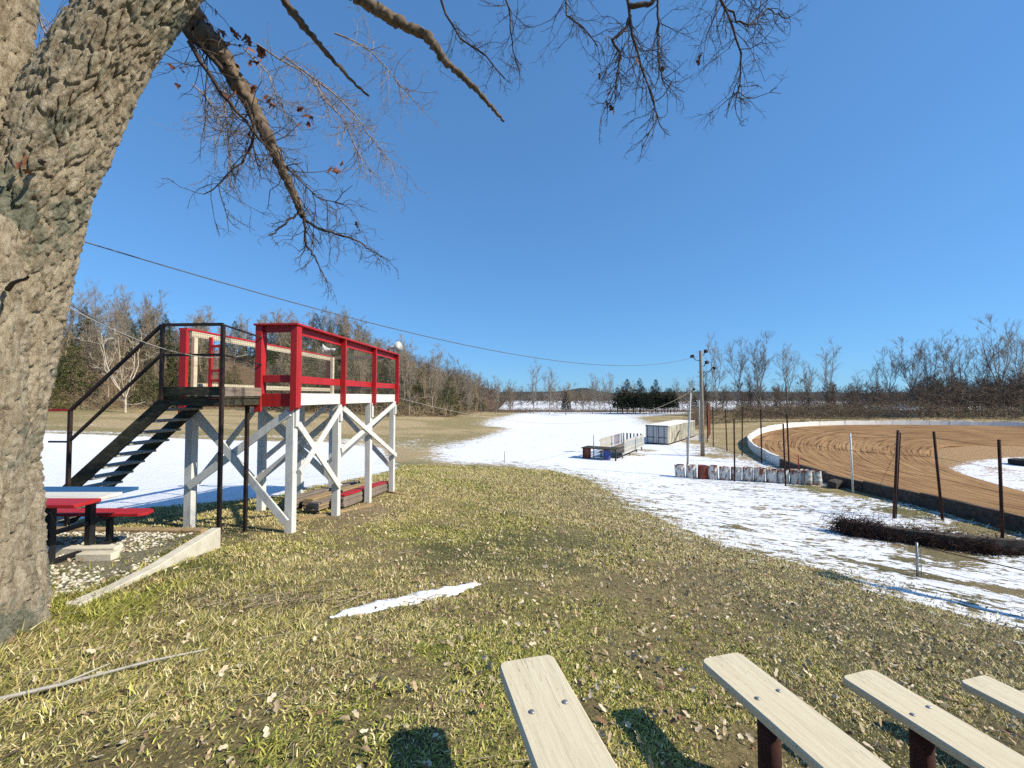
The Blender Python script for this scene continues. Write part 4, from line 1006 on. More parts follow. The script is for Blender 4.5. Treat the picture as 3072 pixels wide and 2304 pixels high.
# thin bank of old snow on the grass
def snow_patch():
    line = [(-1.46, 3.33, .03), (-1.32, 3.46, .13), (-1.1, 3.64, .20), (-.85, 3.86, .23), (-.62, 4.08, .22), (-.46, 4.27, .14), (-.33, 4.42, .02)]
    L = np.array(line); s = np.linspace(0, 1, 60); t0 = np.linspace(0, 1, len(L)); cx, cy, w = [np.interp(s, t0, L[:, i]) for i in range(3)]
    k = 14; u = np.linspace(-1, 1, k); nx, ny = -.66, .75
    rag = 1 + 1.5 * (fbm(s[:, None] * 16 + 0 * u, np.sign(u)[None, :] * 7 + 0 * s[:, None], 6, 5) - .5)
    X = cx[:, None] + nx * u * w[:, None] * .5 * rag; Y = cy[:, None] + ny * u * w[:, None] * .5 * rag
    hgt = .032 * (1 - u[None, :] ** 2) ** .5 * np.minimum(1, w[:, None] / .1) + .03 * (fbm(X * 22, Y * 22, 4) - .5)
    Z = gz(X.ravel(), Y.ravel()).reshape(X.shape) + hgt + .006
    i = np.arange(59)[:, None] * k + np.arange(k - 1)[None, :]; F = np.stack([i, i + 1, i + k + 1, i + k], -1).reshape(-1, 4)[:, ::-1]
    org = np.array([-.9, 3.85, g1(-.9, 3.85)]); V = np.stack([X, Y, Z], -1).reshape(-1, 3) - org
    o = link('snow_patch', np_mesh('snow_patch', V, F, 'snow_mat', smooth=True)); o.location = org
    tag(o, 'narrow strip of old snow lying on the open grass', 'snow')
snow_patch()

# ------------------------------------------------------------------ big oak at the left
def oak_leaf_mesh(seed, n=7):
    """a lobed, curled dead oak leaf about 12 cm long"""
    rng = np.random.default_rng(seed); V = []
    for i in range(n):
        t = i / (n - 1); w = .034 * math.sin(math.pi * min(1, t * .9 + .08)) * (1.25 if i % 2 else .55) + .002
        z = .03 * math.sin(t * 2.6 + seed) * (1 if seed % 2 else -1)
        V += [(-w, t * .12, z + w * .6 * rng.uniform(.2, 1.0)), (0, t * .12, z), (w, t * .12, z + w * .6 * rng.uniform(.2, 1.0))]
    F = []
    for i in range(n - 1):
        a = i * 3; F += [(a, a + 1, a + 4, a + 3), (a + 1, a + 2, a + 5, a + 4)]
    return np.array(V), np.array(F)
def worley(u, v, nu, seed):
    """F1, F2 on a grid that wraps in u after nu cells"""
    ui = np.floor(u).astype(int); vi = np.floor(v).astype(int); f1 = np.full(u.shape, 9.0); f2 = np.full(u.shape, 9.0)
    def h(a, b, s):
        n = (a * 73856093 ^ b * 19349663 ^ s * 83492791) & 0x7fffffff; n = ((n ^ (n >> 13)) * 1274126177) & 0x7fffffff
        return ((n ^ (n >> 16)) & 0xffff) / 65535.0
    for du in (-1, 0, 1):
        for dv in (-1, 0, 1):
            cu, cv = ui + du, vi + dv; w = np.mod(cu, nu)
            d = np.hypot(cu + .1 + .8 * h(w, cv, seed) - u, cv + .1 + .8 * h(w, cv, seed + 1) - v)
            f2 = np.minimum(f2, np.maximum(f1, d)); f1 = np.minimum(f1, d)
    return f1, f2
def bark_stem(name, centre, parent, org, seed, na=230, step=.0135):
    """centre: (x, y, z, r) stations along the stem"""
    C = np.array(centre, float); seg = np.linalg.norm(np.diff(C[:, :3], axis=0), axis=1); s = np.concatenate([[0], np.cumsum(seg)])
    t = np.arange(0, s[-1], step); 
    def sm(col):       # smooth interpolation of stations
        q = np.interp(t, s, col); k = int(.45 / step); ker = np.hanning(2 * k + 1); ker /= ker.sum()
        return np.convolve(np.concatenate([np.full(k, q[0]) - (q[k:0:-1] - q[0]), q, np.full(k, q[-1]) + (q[-1] - q[-2:-k - 2:-1])]), ker, 'valid')
    P = np.stack([sm(C[:, i]) for i in range(3)], 1); R = sm(C[:, 3])
    T = np.gradient(P, axis=0); T /= np.linalg.norm(T, axis=1, keepdims=True)
    ref = np.array([0, 1.0, 0]); A = ref - T * (T @ ref)[:, None]; A /= np.linalg.norm(A, axis=1, keepdims=True); B = np.cross(T, A)
    th = np.concatenate([np.linspace(0, 1.9, 30, endpoint=False), np.linspace(1.9, 5.0, na - 50, endpoint=False), np.linspace(5.0, 2 * np.pi, 20, endpoint=False)])   # finer columns on the open side
    tt, aa = np.meshgrid(t, th, indexing='ij'); RR = R[:, None]
    nu = 36
    wob = .9 * (fbm(aa * 3.2, tt * 2.6, seed, 3) - .5)
    f1, f2 = worley(aa / (2 * np.pi) * nu + wob * 2.2, tt / .27 + wob * .6, nu, seed)
    plate = sstep(.02, .17, f2 - f1)
    rid = 1 - np.abs(2 * fbm(aa * RR * 17 + wob * 1.5, tt * 2.4, seed + 2, 4) - 1); rid2 = 1 - np.abs(2 * fbm(aa * RR * 38, tt * 6.5, seed + 6, 3) - 1)
    big = fbm(np.cos(aa) * 1.3 + 7, np.sin(aa) * 1.3 + tt * .9, seed + 5, 3) - .5
    grain = fbm(aa * RR * 75, tt * 55, seed + 4, 2) - .5
    rr = RR * (1 + .18 * big) + .024 * (plate - .7) + .055 * (rid - .8) + .030 * (rid2 - .8) + .014 * grain
    row = np.concatenate([np.where(P[:, 2] < 5.5)[0], np.where(P[:, 2] >= 5.5)[0][::7]])     # fine rows low down, coarse high in the crown
    P, A, B, rr, aa, t = P[row], A[row], B[row], rr[row], aa[row], t[row]
    V = P[:, None, :] + rr[..., None] * (A[:, None, :] * np.cos(aa)[..., None] + B[:, None, :] * np.sin(aa)[..., None])
    m = len(t); i = np.arange(m - 1)[:, None] * na; j = np.arange(na)[None, :]; j2 = (j + 1) % na
    F = np.stack(np.broadcast_arrays(i + j, i + j2, i + na + j2, i + na + j), -1).reshape(-1, 4)
    me = np_mesh(name, V.reshape(-1, 3) - np.array(org), F, 'oak_bark', smooth=False)
    return link(name, me, parent)
def resample(pts, k):
    p = np.array(pts, float); s = np.concatenate([[0], np.cumsum(np.linalg.norm(np.diff(p, axis=0), axis=1))]); t = np.linspace(0, s[-1], k)
    return np.stack([np.interp(t, s, p[:, i]) for i in range(3)], 1)
def wiggle(p, rng, amp):
    q = p.copy(); q[1:-1] += rng.normal(size=q[1:-1].shape) * amp; return q
def sprays(rng, pts, r0, n, L, lev=0, droop=.55, out=None, spread=1.0, maxlev=2, k=6):
    """side twigs along a limb, curving outward and down, with twigs of their own"""
    if out is None: out = []
    p = resample(pts, 24)
    for _ in range(n):
        i = int(rng.uniform(3, 23.9) if lev == 0 else rng.uniform(6, 23.9)); o = p[i]; tan = p[min(i + 1, 23)] - p[i - 1]; tan /= np.linalg.norm(tan) + 1e-9
        d = tan * .9 + rng.normal(size=3) * .62 * spread; d /= np.linalg.norm(d); ll = L * rng.uniform(.4, 1.25) * (1 - .35 * i / 24)
        q = [o]; bend = rng.normal(size=3) * .16
        for _k in range(k - 1):
            d = d + bend + rng.normal(size=3) * .20; d[2] -= droop / k; d /= np.linalg.norm(d); q.append(q[-1] + d * ll / (k - 1))
        r = r0 * rng.uniform(.7, 1.2); q = np.array(q); out.append((q, np.linspace(r, max(.0011, r * .45), k)))
        if lev < maxlev: sprays(rng, q, r * .62, rng.integers(2, 5), ll * .55, lev + 1, droop, out, spread, maxlev, 5)
    return out
def build_oak():
    org = np.array([-4.5, 3.35, g1(-4.5, 3.35)])
    root = thing('oak_tree', tuple(org), 'huge twin-stemmed bare oak with furrowed grey bark and drooping twigs', 'tree')
    tr = bark_stem('trunk', [(-4.64, 3.35, -.5, .74), (-4.58, 3.35, -.1, .60), (-4.54, 3.35, .3, .52), (-4.52, 3.35, 1.1, .44), (-4.26, 3.35, 2.4, .38), (-3.97, 3.35, 3.35, .33), (-3.60, 3.35, 4.13, .285), (-3.34, 3.33, 4.6, .27), (-2.95, 3.33, 5.2, .26), (-2.25, 3.4, 6.2, .24), (-1.3, 3.6, 7.3, .24), (-.2, 3.9, 8.2, .2), (1.2, 4.2, 8.8, .15), (2.6, 4.6, 9.0, .1)], root, org, 3)
    tr2 = bark_stem('stem', [(-4.28, 3.0, -.5, .70), (-4.27, 3.0, -.1, .58), (-4.26, 3.0, .5, .49), (-4.25, 3.0, 1.2, .46), (-4.22, 3.0, 2.2, .435), (-4.24, 3.0, 2.9, .45), (-4.24, 3.0, 3.5, .40), (-4.20, 3.0, 5.0, .38), (-4.3, 3.05, 7.0, .3), (-4.4, 3.3, 9.0, .2)], root, org, 8)
    tr2['label'] = 'upright second stem of the oak'
    rng = np.random.default_rng(12)
    def limb(name, pts, rad, k=26, amp=.012, sides=9, mat='bark', col=(.14, .105, .075), lumpy=.0):
        p = wiggle(resample(pts, k), rng, amp); r = np.interp(np.linspace(0, 1, k), np.linspace(0, 1, len(rad)), rad) * (1 + lumpy * rng.normal(size=k))
        v, f = tubes_np([(p, r)], sides); v = v + rng.normal(size=v.shape) * np.repeat(r, sides)[:, None] * (.14 if sides > 8 else .05)
        return link(name, np_mesh(name, v - org, f, mat, np.tile(np.array(col), (len(v), 1)) * rng.uniform(.6, 1.4, (len(v), 1)), sides <= 8), root)
    L1 = [(-3.9, 3.5, 6.3), (-3.53, 3.9, 6.0), (-3.34, 4.2, 5.58), (-3.15, 4.35, 5.35), (-2.89, 4.6, 4.81), (-2.68, 4.8, 4.24), (-2.53, 4.9, 3.82)]
    L2 = [(-2.5, 3.6, 6.2), (-2.93, 4.6, 6.83), (-2.77, 4.8, 6.45), (-2.59, 4.9, 6.23), (-2.28, 5.1, 5.93), (-2.02, 5.2, 5.68), (-1.87, 5.25, 5.58)]
    L3 = [(-2.2, 3.45, 6.25), (-2.09, 4.2, 6.28), (-1.67, 4.4, 6.03), (-1.34, 4.5, 5.91), (-.99, 4.6, 5.81), (-.77, 4.7, 5.57), (-.42, 4.8, 5.31), (-.1, 4.9, 5.0)]
    D = [(.3, 4.1, 8.4), (-1.03, 5.0, 7.1), (-.89, 5.0, 6.62), (-.76, 5.0, 6.32), (-.61, 5.0, 6.09), (-.39, 5.05, 6.01), (-.09, 5.1, 5.69)]
    B = [(1.0, 4.15, 8.7), (1.18, 4.5, 6.9), (1.32, 4.5, 6.13), (1.34, 4.5, 5.91), (1.37, 4.5, 5.67), (1.45, 4.5, 5.38), (1.54, 4.5, 5.11), (1.65, 4.55, 4.8)]
    Bz = [(1.32, 4.5, 6.06), (1.54, 4.5, 6.08), (1.80, 4.5, 6.25), (2.0, 4.5, 6.6)]
    B2 = [(1.34, 4.5, 5.94), (1.25, 4.5, 5.75), (1.14, 4.5, 5.67), (1.22, 4.5, 5.46), (1.16, 4.5, 5.11), (1.03, 4.5, 4.84)]
    B3 = [(1.64, 4.5, 6.2), (1.66, 4.5, 5.8), (1.64, 4.5, 5.48), (1.68, 4.5, 5.22)]
    C = [(2.5, 4.55, 8.9), (2.45, 4.8, 6.9), (2.53, 4.8, 6.37), (2.67, 4.8, 6.08), (2.74, 4.8, 5.74), (2.74, 4.8, 5.4), (2.68, 4.8, 5.23)]
    C2 = [(2.53, 4.8, 6.37), (2.84, 4.85, 6.13), (3.15, 4.9, 6.41), (3.38, 4.9, 6.29)]
    E = [(.9, 4.2, 8.7), (.63, 5.0, 6.98), (.69, 5.0, 6.44), (.89, 5.0, 6.26), (1.07, 5.0, 6.03)]
    Fb = [(.1, 4.1, 8.4), (-.16, 5.2, 7.2), (-.04, 5.2, 6.7), (-.01, 5.2, 6.26), (.08, 5.2, 5.89)]
    T1 = [(-3.45, 3.9, 5.53), (-3.32, 4.0, 5.39), (-3.24, 4.2, 5.28), (-3.08, 4.4, 5.14), (-2.94, 4.5, 4.9), (-2.9, 4.5, 4.53), (-2.98, 4.5, 4.29), (-3.23, 4.5, 4.05), (-3.43, 4.5, 3.9)]
    T2 = [(-3.31, 4.1, 5.29), (-3.11, 4.3, 4.9), (-2.83, 4.5, 4.53), (-2.62, 4.6, 4.32), (-2.29, 4.8, 3.99), (-2.05, 4.9, 3.98)]
    L1a = [(-2.53, 4.9, 3.82), (-2.38, 5.0, 3.71), (-2.01, 5.1, 3.64), (-1.64, 5.2, 3.43)]; L1b = [(-2.53, 4.9, 3.84), (-2.48, 4.9, 3.47), (-2.35, 4.95, 3.26), (-2.28, 5.0, 3.05)]; L1c = [(-2.53, 4.9, 3.92), (-2.67, 4.8, 3.71), (-2.82, 4.7, 3.51)]
    limb('limb', L1, [.16, .14, .11, .092, .07, .052, .036], 110, .006, 16, 'bark', lumpy=.07)
    limb('limb', L2, [.10, .09, .07, .062, .042, .024, .012], 80, .006, 10, 'bark', lumpy=.10)
    limb('limb', L3, [.13, .10, .07, .064, .056, .042, .027, .016], 110, .006, 12, 'bark', lumpy=.10)
    dk = (.075, .058, .048)
    for P, r in ((D, [.05, .03, .016, .008]), (B, [.06, .04, .03, .022, .014, .008]), (Bz, [.028, .02]), (B2, [.02, .012, .006]), (B3, [.016, .011, .006]), (C, [.05, .03, .015, .007]), (C2, [.012, .006]), (E, [.04, .015, .006]), (Fb, [.04, .014, .005]), (T1, [.034, .03, .022, .016, .01, .006]), (T2, [.026, .018, .010, .006]), (L1a, [.02, .013, .005]), (L1b, [.018, .011, .005]), (L1c, [.016, .008])):
        limb('branch', P, r, 22, .009, 6, 'bark', dk)
    tw = []
    for P, n, L, r in ((L1, 10, .75, .0075), (T1, 12, .75, .006), (T2, 12, .75, .006), (L1a, 8, .5, .0045), (L1b, 6, .45, .0045), (L1c, 3, .3, .004), (D[2:], 7, .6, .0052), (B[2:], 12, .7, .006), (B2, 8, .55, .0052), (B3, 7, .55, .005), (C[1:], 12, .75, .0055), (C2, 8, .6, .005), (E[1:], 7, .6, .005), (Fb[1:], 6, .6, .0048)):
        sprays(rng, P, r, int(n * 3.2), L, out=tw)
    PT = np.concatenate([q[2:] for q, _ in tw])
    v, f = tubes_np(tw, 3)
    link('twigs', np_mesh('twigs', v - org, f, 'bark', np.tile(np.array(dk), (len(v), 1)) * rng.uniform(.7, 1.5, (len(v), 1))), root)
    # paler hanging spray further back on the crown
    tw = []
    for a, b in (((-5.4, 7.6, 7.6), (-4.3, 7.4, 6.0)), ((-4.6, 7.2, 8.0), (-3.0, 7.4, 6.6)), ((-4.0, 7.0, 7.6), (-2.2, 7.3, 5.9)), ((-5.6, 7.8, 7.6), (-5.3, 7.6, 5.6)), ((-3.2, 7.2, 8.2), (-1.9, 7.4, 7.2)), ((-4.9, 7.3, 8.0), (-4.0, 7.2, 6.6)), ((-5.9, 7.4, 7.4), (-5.0, 7.2, 5.9)), ((-3.6, 7.2, 7.4), (-2.6, 7.3, 5.6))):
        P = wiggle(resample([a, tuple((np.array(a) + b) / 2 + (0, 0, .25)), b], 12), rng, .04)
        tw.append((resample(P, 6), np.linspace(.02, .006, 6))); sprays(rng, P, .0065, 34, .95, out=tw, droop=.5)
    for a, b in (((-6.6, 5.4, 7.4), (-5.9, 5.2, 5.9)), ((-6.4, 5.6, 6.6), (-6.0, 5.4, 5.2))):
        P = wiggle(resample([a, b], 10), rng, .05); tw.append((resample(P, 6), np.linspace(.02, .006, 6))); sprays(rng, P, .006, 20, .7, out=tw, droop=.3)
    v, f = tubes_np(tw, 3)
    o = link('twigs', np_mesh('twigs', v - org, f, 'bark', np.tile(np.array((.26, .22, .20)), (len(v), 1)) * rng.uniform(.7, 1.3, (len(v), 1))), root); o['label'] = 'pale fine twigs behind the trunk'
    # brown leaves still clinging
    lm = [np_mesh('dead_leaf', *oak_leaf_mesh(s), 'leaf', np.tile(np.array(c), (21, 1)), True) for s, c in ((1, (.17, .062, .035)), (2, (.24, .10, .055)), (3, (.12, .045, .03)))]
    spots = [(-3.0, 4.4, 5.75, .28, 22), (-2.75, 4.55, 5.45, .25, 16), (-2.95, 4.5, 5.1, .22, 14), (-2.45, 4.7, 5.75, .12, 6), (-2.25, 4.8, 4.75, .16, 8), (-2.1, 4.9, 4.4, .1, 3), (-3.45, 4.1, 5.0, .1, 5), (1.12, 4.5, 5.05, .12, 6), (1.5, 4.5, 5.5, .14, 4), (2.2, 4.7, 5.6, .05, 2), (-2.3, 5.0, 6.0, .1, 4), (-3.62, 3.0, 3.4, .05, 3), (-1.95, 5.0, 3.75, .08, 2)]
    for x, y, z, s, n in spots:
        for _ in range(n):
            w = np.array([x, y, z]) + rng.normal(size=3) * s * np.array([.8, .6, 1]); w = PT[np.argmin(((PT - w) ** 2).sum(1))] if n > 3 else w
            o = link('dead_leaf', lm[rng.integers(3)], root, tuple(w - org)); o.rotation_euler = (math.pi * 1.5 + rng.normal() * .7, rng.normal() * .5, rng.uniform(0, 6.28)); k = rng.uniform(.45, .85); o.scale = (k, k, k)
    # dead twig stubs on the trunk
    for a, b in (((-3.78, 3.05, 2.45), (-3.45, 2.9, 2.50)), ((-3.62, 3.1, 3.45), (-3.45, 2.98, 3.38))):
        limb('stub', [a, b], [.018, .008], 6, .01, 5, 'bark', dk)
build_oak()

# ------------------------------------------------------------------ woods and tree rows
def bare_tree_polys(seed, H, spread=.30, leaders=3, fork=.42, tw=.014, dense=1.0, straight=.6):
    rng = np.random.default_rng(seed); trunk, crown = [], []
    r0 = H * (.0125 if straight < .8 else .0095) + .02; top = np.array([rng.normal() * .03 * H, rng.normal() * .03 * H, H * fork])
    P = wiggle(resample([(0, 0, -.3), top], 6), rng, H * .006); P[0] = (0, 0, -.3); trunk.append((P, np.linspace(r0, r0 * .72, 6)))
    lead = []
    for i in range(leaders):
        a = 2 * math.pi * (i + rng.uniform(-.3, .3)) / leaders; sp = spread * rng.uniform(.35, 1.0) * H * (.55 if i else .2)
        end = top + np.array([math.cos(a) * sp, math.sin(a) * sp, H * (1 - fork) * rng.uniform(.78, 1.0)])
        mid = (top + end) / 2 + np.array([math.cos(a), math.sin(a), 0]) * sp * .22
        Q = wiggle(resample([top, mid, end], 8), rng, H * .008); trunk.append((Q, np.linspace(r0 * .55, tw, 8))); lead.append((Q, r0 * .5, 1.0))
    lead.append((P[2:], r0 * .8, .6))
    def kids(Q, r, n, L, lev):
        Q = resample(Q, 12)
        for _ in range(n):
            i = int(rng.uniform(2 if lev == 0 else 3, 11.99)); t = Q[min(i + 1, 11)] - Q[i - 1]; t /= np.linalg.norm(t) + 1e-9
            d = t * straight + rng.normal(size=3) * (.55 if straight < .8 else .42); d[2] += .25; d /= np.linalg.norm(d); ll = L * rng.uniform(.5, 1.2) * (1 - .45 * i / 12); k = 5 if lev == 0 else 4
            q = [Q[i]]
            for _k in range(k - 1): d = d + rng.normal(size=3) * .20 + np.array([0, 0, .07]); d /= np.linalg.norm(d); q.append(q[-1] + d * ll / (k - 1))
            rr = max(tw, r * (.38 if lev == 0 else .45)); q = np.array(q); crown.append((q, np.linspace(rr, max(tw * .6, rr * .4), k)))
            if lev < 2: kids(q, rr, max(2, int((6 if lev == 0 else 4) * dense)), ll * .58, lev + 1)
    for Q, r, k in lead: kids(Q, r, int(8 * k * dense) + 2, H * .27, 0)
    return trunk, crown
def tree_meshes(seed, H, col, **k):
    t, c = bare_tree_polys(seed, H, **k); rng = np.random.default_rng(seed)
    v, f = tubes_np(t, 6); m1 = np_mesh('trunk', v, f, 'bark', np.tile(np.array(col), (len(v), 1)) * rng.uniform(.75, 1.2, (len(v), 1)), True)
    v, f = tubes_np([(q[[0, 1, -1]] if len(q) == 4 else q, r[[0, 1, -1]] if len(q) == 4 else r) for q, r in c], 3); m2 = np_mesh('crown', v, f, 'bark', np.tile(np.array(col), (len(v), 1)) * rng.uniform(.6, 1.25, (len(v), 1)))
    return m1, m2
def cedar_meshes(seed, H, w, col, n=420, ragged=.25, low=.04):
    rng = np.random.default_rng(seed); V, F, T = [], [], []; k = 0
    for i in range(n):
        t = rng.uniform(0, 1) ** 1.1; z = H * (low + (1 - low) * t); R = w * (1 - t) ** .8 * rng.uniform(.55, 1.0) * (1 + ragged * rng.normal()) + .08
        a = rng.uniform(0, 6.283); c = np.array([math.cos(a) * R, math.sin(a) * R, z]); s = (.34 * (1 - t) + .14) * H / 7
        sh = rng.uniform(.45, 1.35)
        for _ in range(6):
            d = rng.normal(size=3); d[:2] += np.array([math.cos(a), math.sin(a)]) * .8; d[2] += .35; d /= np.linalg.norm(d); e = rng.normal(size=3); e -= d * (e @ d); e /= np.linalg.norm(e)
            p = c + rng.normal(size=3) * s * .35
            V += [p - e * s * .17, p + e * s * .17, p + d * s * rng.uniform(.6, 1.2)]; F.append((k, k + 1, k + 2)); k += 3; T += [np.array(col) * sh * rng.uniform(.8, 1.2)] * 3
    m2 = np_mesh('crown', np.array(V), np.array(F), 'foliage', np.array(T))
    v, f = tubes_np([(np.array([(0, 0, -.3), (0, 0, H * .5), (0, 0, H * .95)]), np.array([H * .016, H * .01, .01]))], 6)
    return np_mesh('trunk', v, f, 'bark', np.tile(np.array((.09, .065, .05)), (len(v), 1)), True), m2
def plant(name, meshes, x, y, s, rz, label, cat, group=None, zoff=0.0, sz=None):
    r = link(name, None, None, (x, y, g1(x, y) + zoff), rz); r.scale = (s, s, sz or s); tag(r, label, cat, group)
    link('trunk', meshes[0], r); link('crown', meshes[1], r)
    return r
TAN, GREY, DARK = (.34, .265, .175), (.25, .215, .175), (.16, .122, .094)
HB = [tree_meshes(100 + i, 11, TAN if i % 2 else (.30, .245, .18), spread=.34 + .03 * i, leaders=2 + i % 3, fork=.28 + .04 * (i % 4), tw=.016, dense=1.35, straight=.6) for i in range(5)]
TB = [tree_meshes(200 + i, 16, (.28, .25, .21), spread=.24 + .03 * i, leaders=3 + i % 3, fork=.22 + .05 * i, tw=.0115, dense=1.45, straight=1.15) for i in range(4)]
RB = [tree_meshes(300 + i, 11, DARK, spread=.36, leaders=2 + i % 3, fork=.3, tw=.018, dense=1.35, straight=.7) for i in range(3)]
CED = [cedar_meshes(400 + i, 7, 1.7 + .2 * i, ((.075, .085, .028), (.115, .105, .034), (.058, .072, .027))[i % 3]) for i in range(4)]
DCED = [cedar_meshes(450 + i, 7.5, 1.5 + .25 * i, (.020, .027, .014), ragged=.4, low=.26, n=330) for i in range(3)]
rngw = np.random.default_rng(77)
WEDGE = [(-140, 30), (-73, 64), (-56, 80), (-33, 73), (-20, 69), (-11, 76), (-10, 108), (-6, 200)]
def left_woods():
    pts = []; 
    while len(pts) < 265:
        x = rngw.uniform(-105, -7); y = rngw.uniform(62, 140)
        if x / y < -1.32: continue
        e, _ = line_sd(np.array([x]), np.array([y]), WEDGE); d = -e[0]
        if d < 1.2 or d > 46: continue
        if rngw.uniform() < d / 90: continue
        if any((x - a) ** 2 + (y - b) ** 2 < 5.0 for a, b, _ in pts): continue
        pts.append((x, y, d))
    for x, y, d in pts:
        u = 1106 + 885.6 * x / y
        ced = rngw.uniform() < (.42 if (300 < u < 900 and d > 6) else .26)
        if ced: plant('cedar_tree', CED[rngw.integers(4)], x, y, rngw.uniform(.75, 1.45), rngw.uniform(0, 6), 'olive green cedar among the bare trees of the wooded hillside', 'tree', 'cedars on the wooded hillside')
        else: plant('bare_tree', HB[rngw.integers(5)], x, y, rngw.uniform(.62, 1.12), rngw.uniform(0, 6), 'bare brown tree in the woods on the hillside behind the stand', 'tree', 'bare trees on the wooded hillside')
    # taller crowns on the crest
    for u, y, s in ((205, 108, .98), (255, 112, 1.0), (330, 106, .9), (170, 104, .9), (440, 112, .8)):
        plant('bare_tree', TB[rngw.integers(4)], (u - 1106) / 885.6 * y, y, s, rngw.uniform(0, 6), 'tall bare tree standing above the hillside woods', 'tree', 'tall bare trees on the hillside crest')
    for u, y, s in ((505, 106, 1.35), (280, 106, 1.0), (590, 100, 1.1), (615, 102, 1.2), (740, 100, 1.25), (770, 98, 1.0)):
        plant('cedar_tree', CED[0], (u - 1106) / 885.6 * y, y, s, 1.0, 'pointed cedar rising above the hillside tree line', 'tree', 'pointed cedars on the hillside crest')
    # pale spreading tree at the edge of the woods
    m = tree_meshes(931, 13, (.52, .45, .35), spread=1.0, leaders=5, fork=.17, tw=.028, dense=.7, straight=.45)
    plant('pale_tree', m, -62.0, 66.0, 1.0, .6, 'pale-barked spreading tree at the edge of the woods behind the stairs', 'tree', None)
    bush = cedar_meshes(940, 5.0, 3.0, (.11, .105, .03), n=700, ragged=.3)
    plant('cedar_bush', bush, -70.5, 62.5, 1.0, 0, 'broad yellow-green cedar bush at the foot of the woods', 'bush', None, sz=.9)
left_woods()
def brush(name, n, sampler, L, r, cols, label, cat=None, kind=None, k=5, droop=.3, seed=1, group=None):
    rng = np.random.default_rng(seed); S = sampler(rng, n); n = len(S); Z = gz(S[:, 0], S[:, 1])
    p = np.stack([S[:, 0], S[:, 1], Z + S[:, 2]], 1); d = rng.normal(size=(n, 3)); d[:, 2] = np.abs(d[:, 2]) + .3; d /= np.linalg.norm(d, axis=1, keepdims=True)
    ll = (L * rng.uniform(.5, 1.3, n))[:, None]; Q = [p]
    for _ in range(k - 1):
        d = d + rng.normal(size=(n, 3)) * .35; d[:, 2] -= droop / k; d /= np.linalg.norm(d, axis=1, keepdims=True); Q.append(Q[-1] + d * ll / (k - 1))
    Q = np.stack(Q, 1); rad = np.linspace(r, r * .4, k)
    v, f = tubes_np([(q, rad) for q in Q], 3)
    c = np.repeat(np.array(cols)[rng.integers(len(cols), size=n)] * rng.uniform(.6, 1.3, (n, 1)), k * 3, 0)
    org = v.mean(0); org[2] = v[:, 2].min()
    o = link(name, np_mesh(name, v - org, f, 'bark', c)); o.location = org
    return tag(o, label, cat, group, kind)
def s_left(rng, n):
    out = []
    edge = np.array(WEDGE[1:-1], float); 
    q, d, _ = along(edge, 1.0)
    i = rng.integers(len(q), size=n); off = np.abs(rng.normal(size=n)) * 17 + .3 - (rng.uniform(size=n) < .1) * .8
    nrm = np.stack([-d[i, 1], d[i, 0]], 1)
    xy = q[i] + nrm * off[:, None]; return np.stack([xy[:, 0], xy[:, 1], rng.uniform(0, .5, n) * (1 + off * .12)], 1)
brush('woodland_undergrowth', 13500, s_left, 2.8, .032, [TAN, (.34, .27, .18), (.24, .175, .105), (.20, .165, .075)], 'bare brown brush filling the wooded hillside', 'undergrowth', 'stuff', k=4, seed=3)
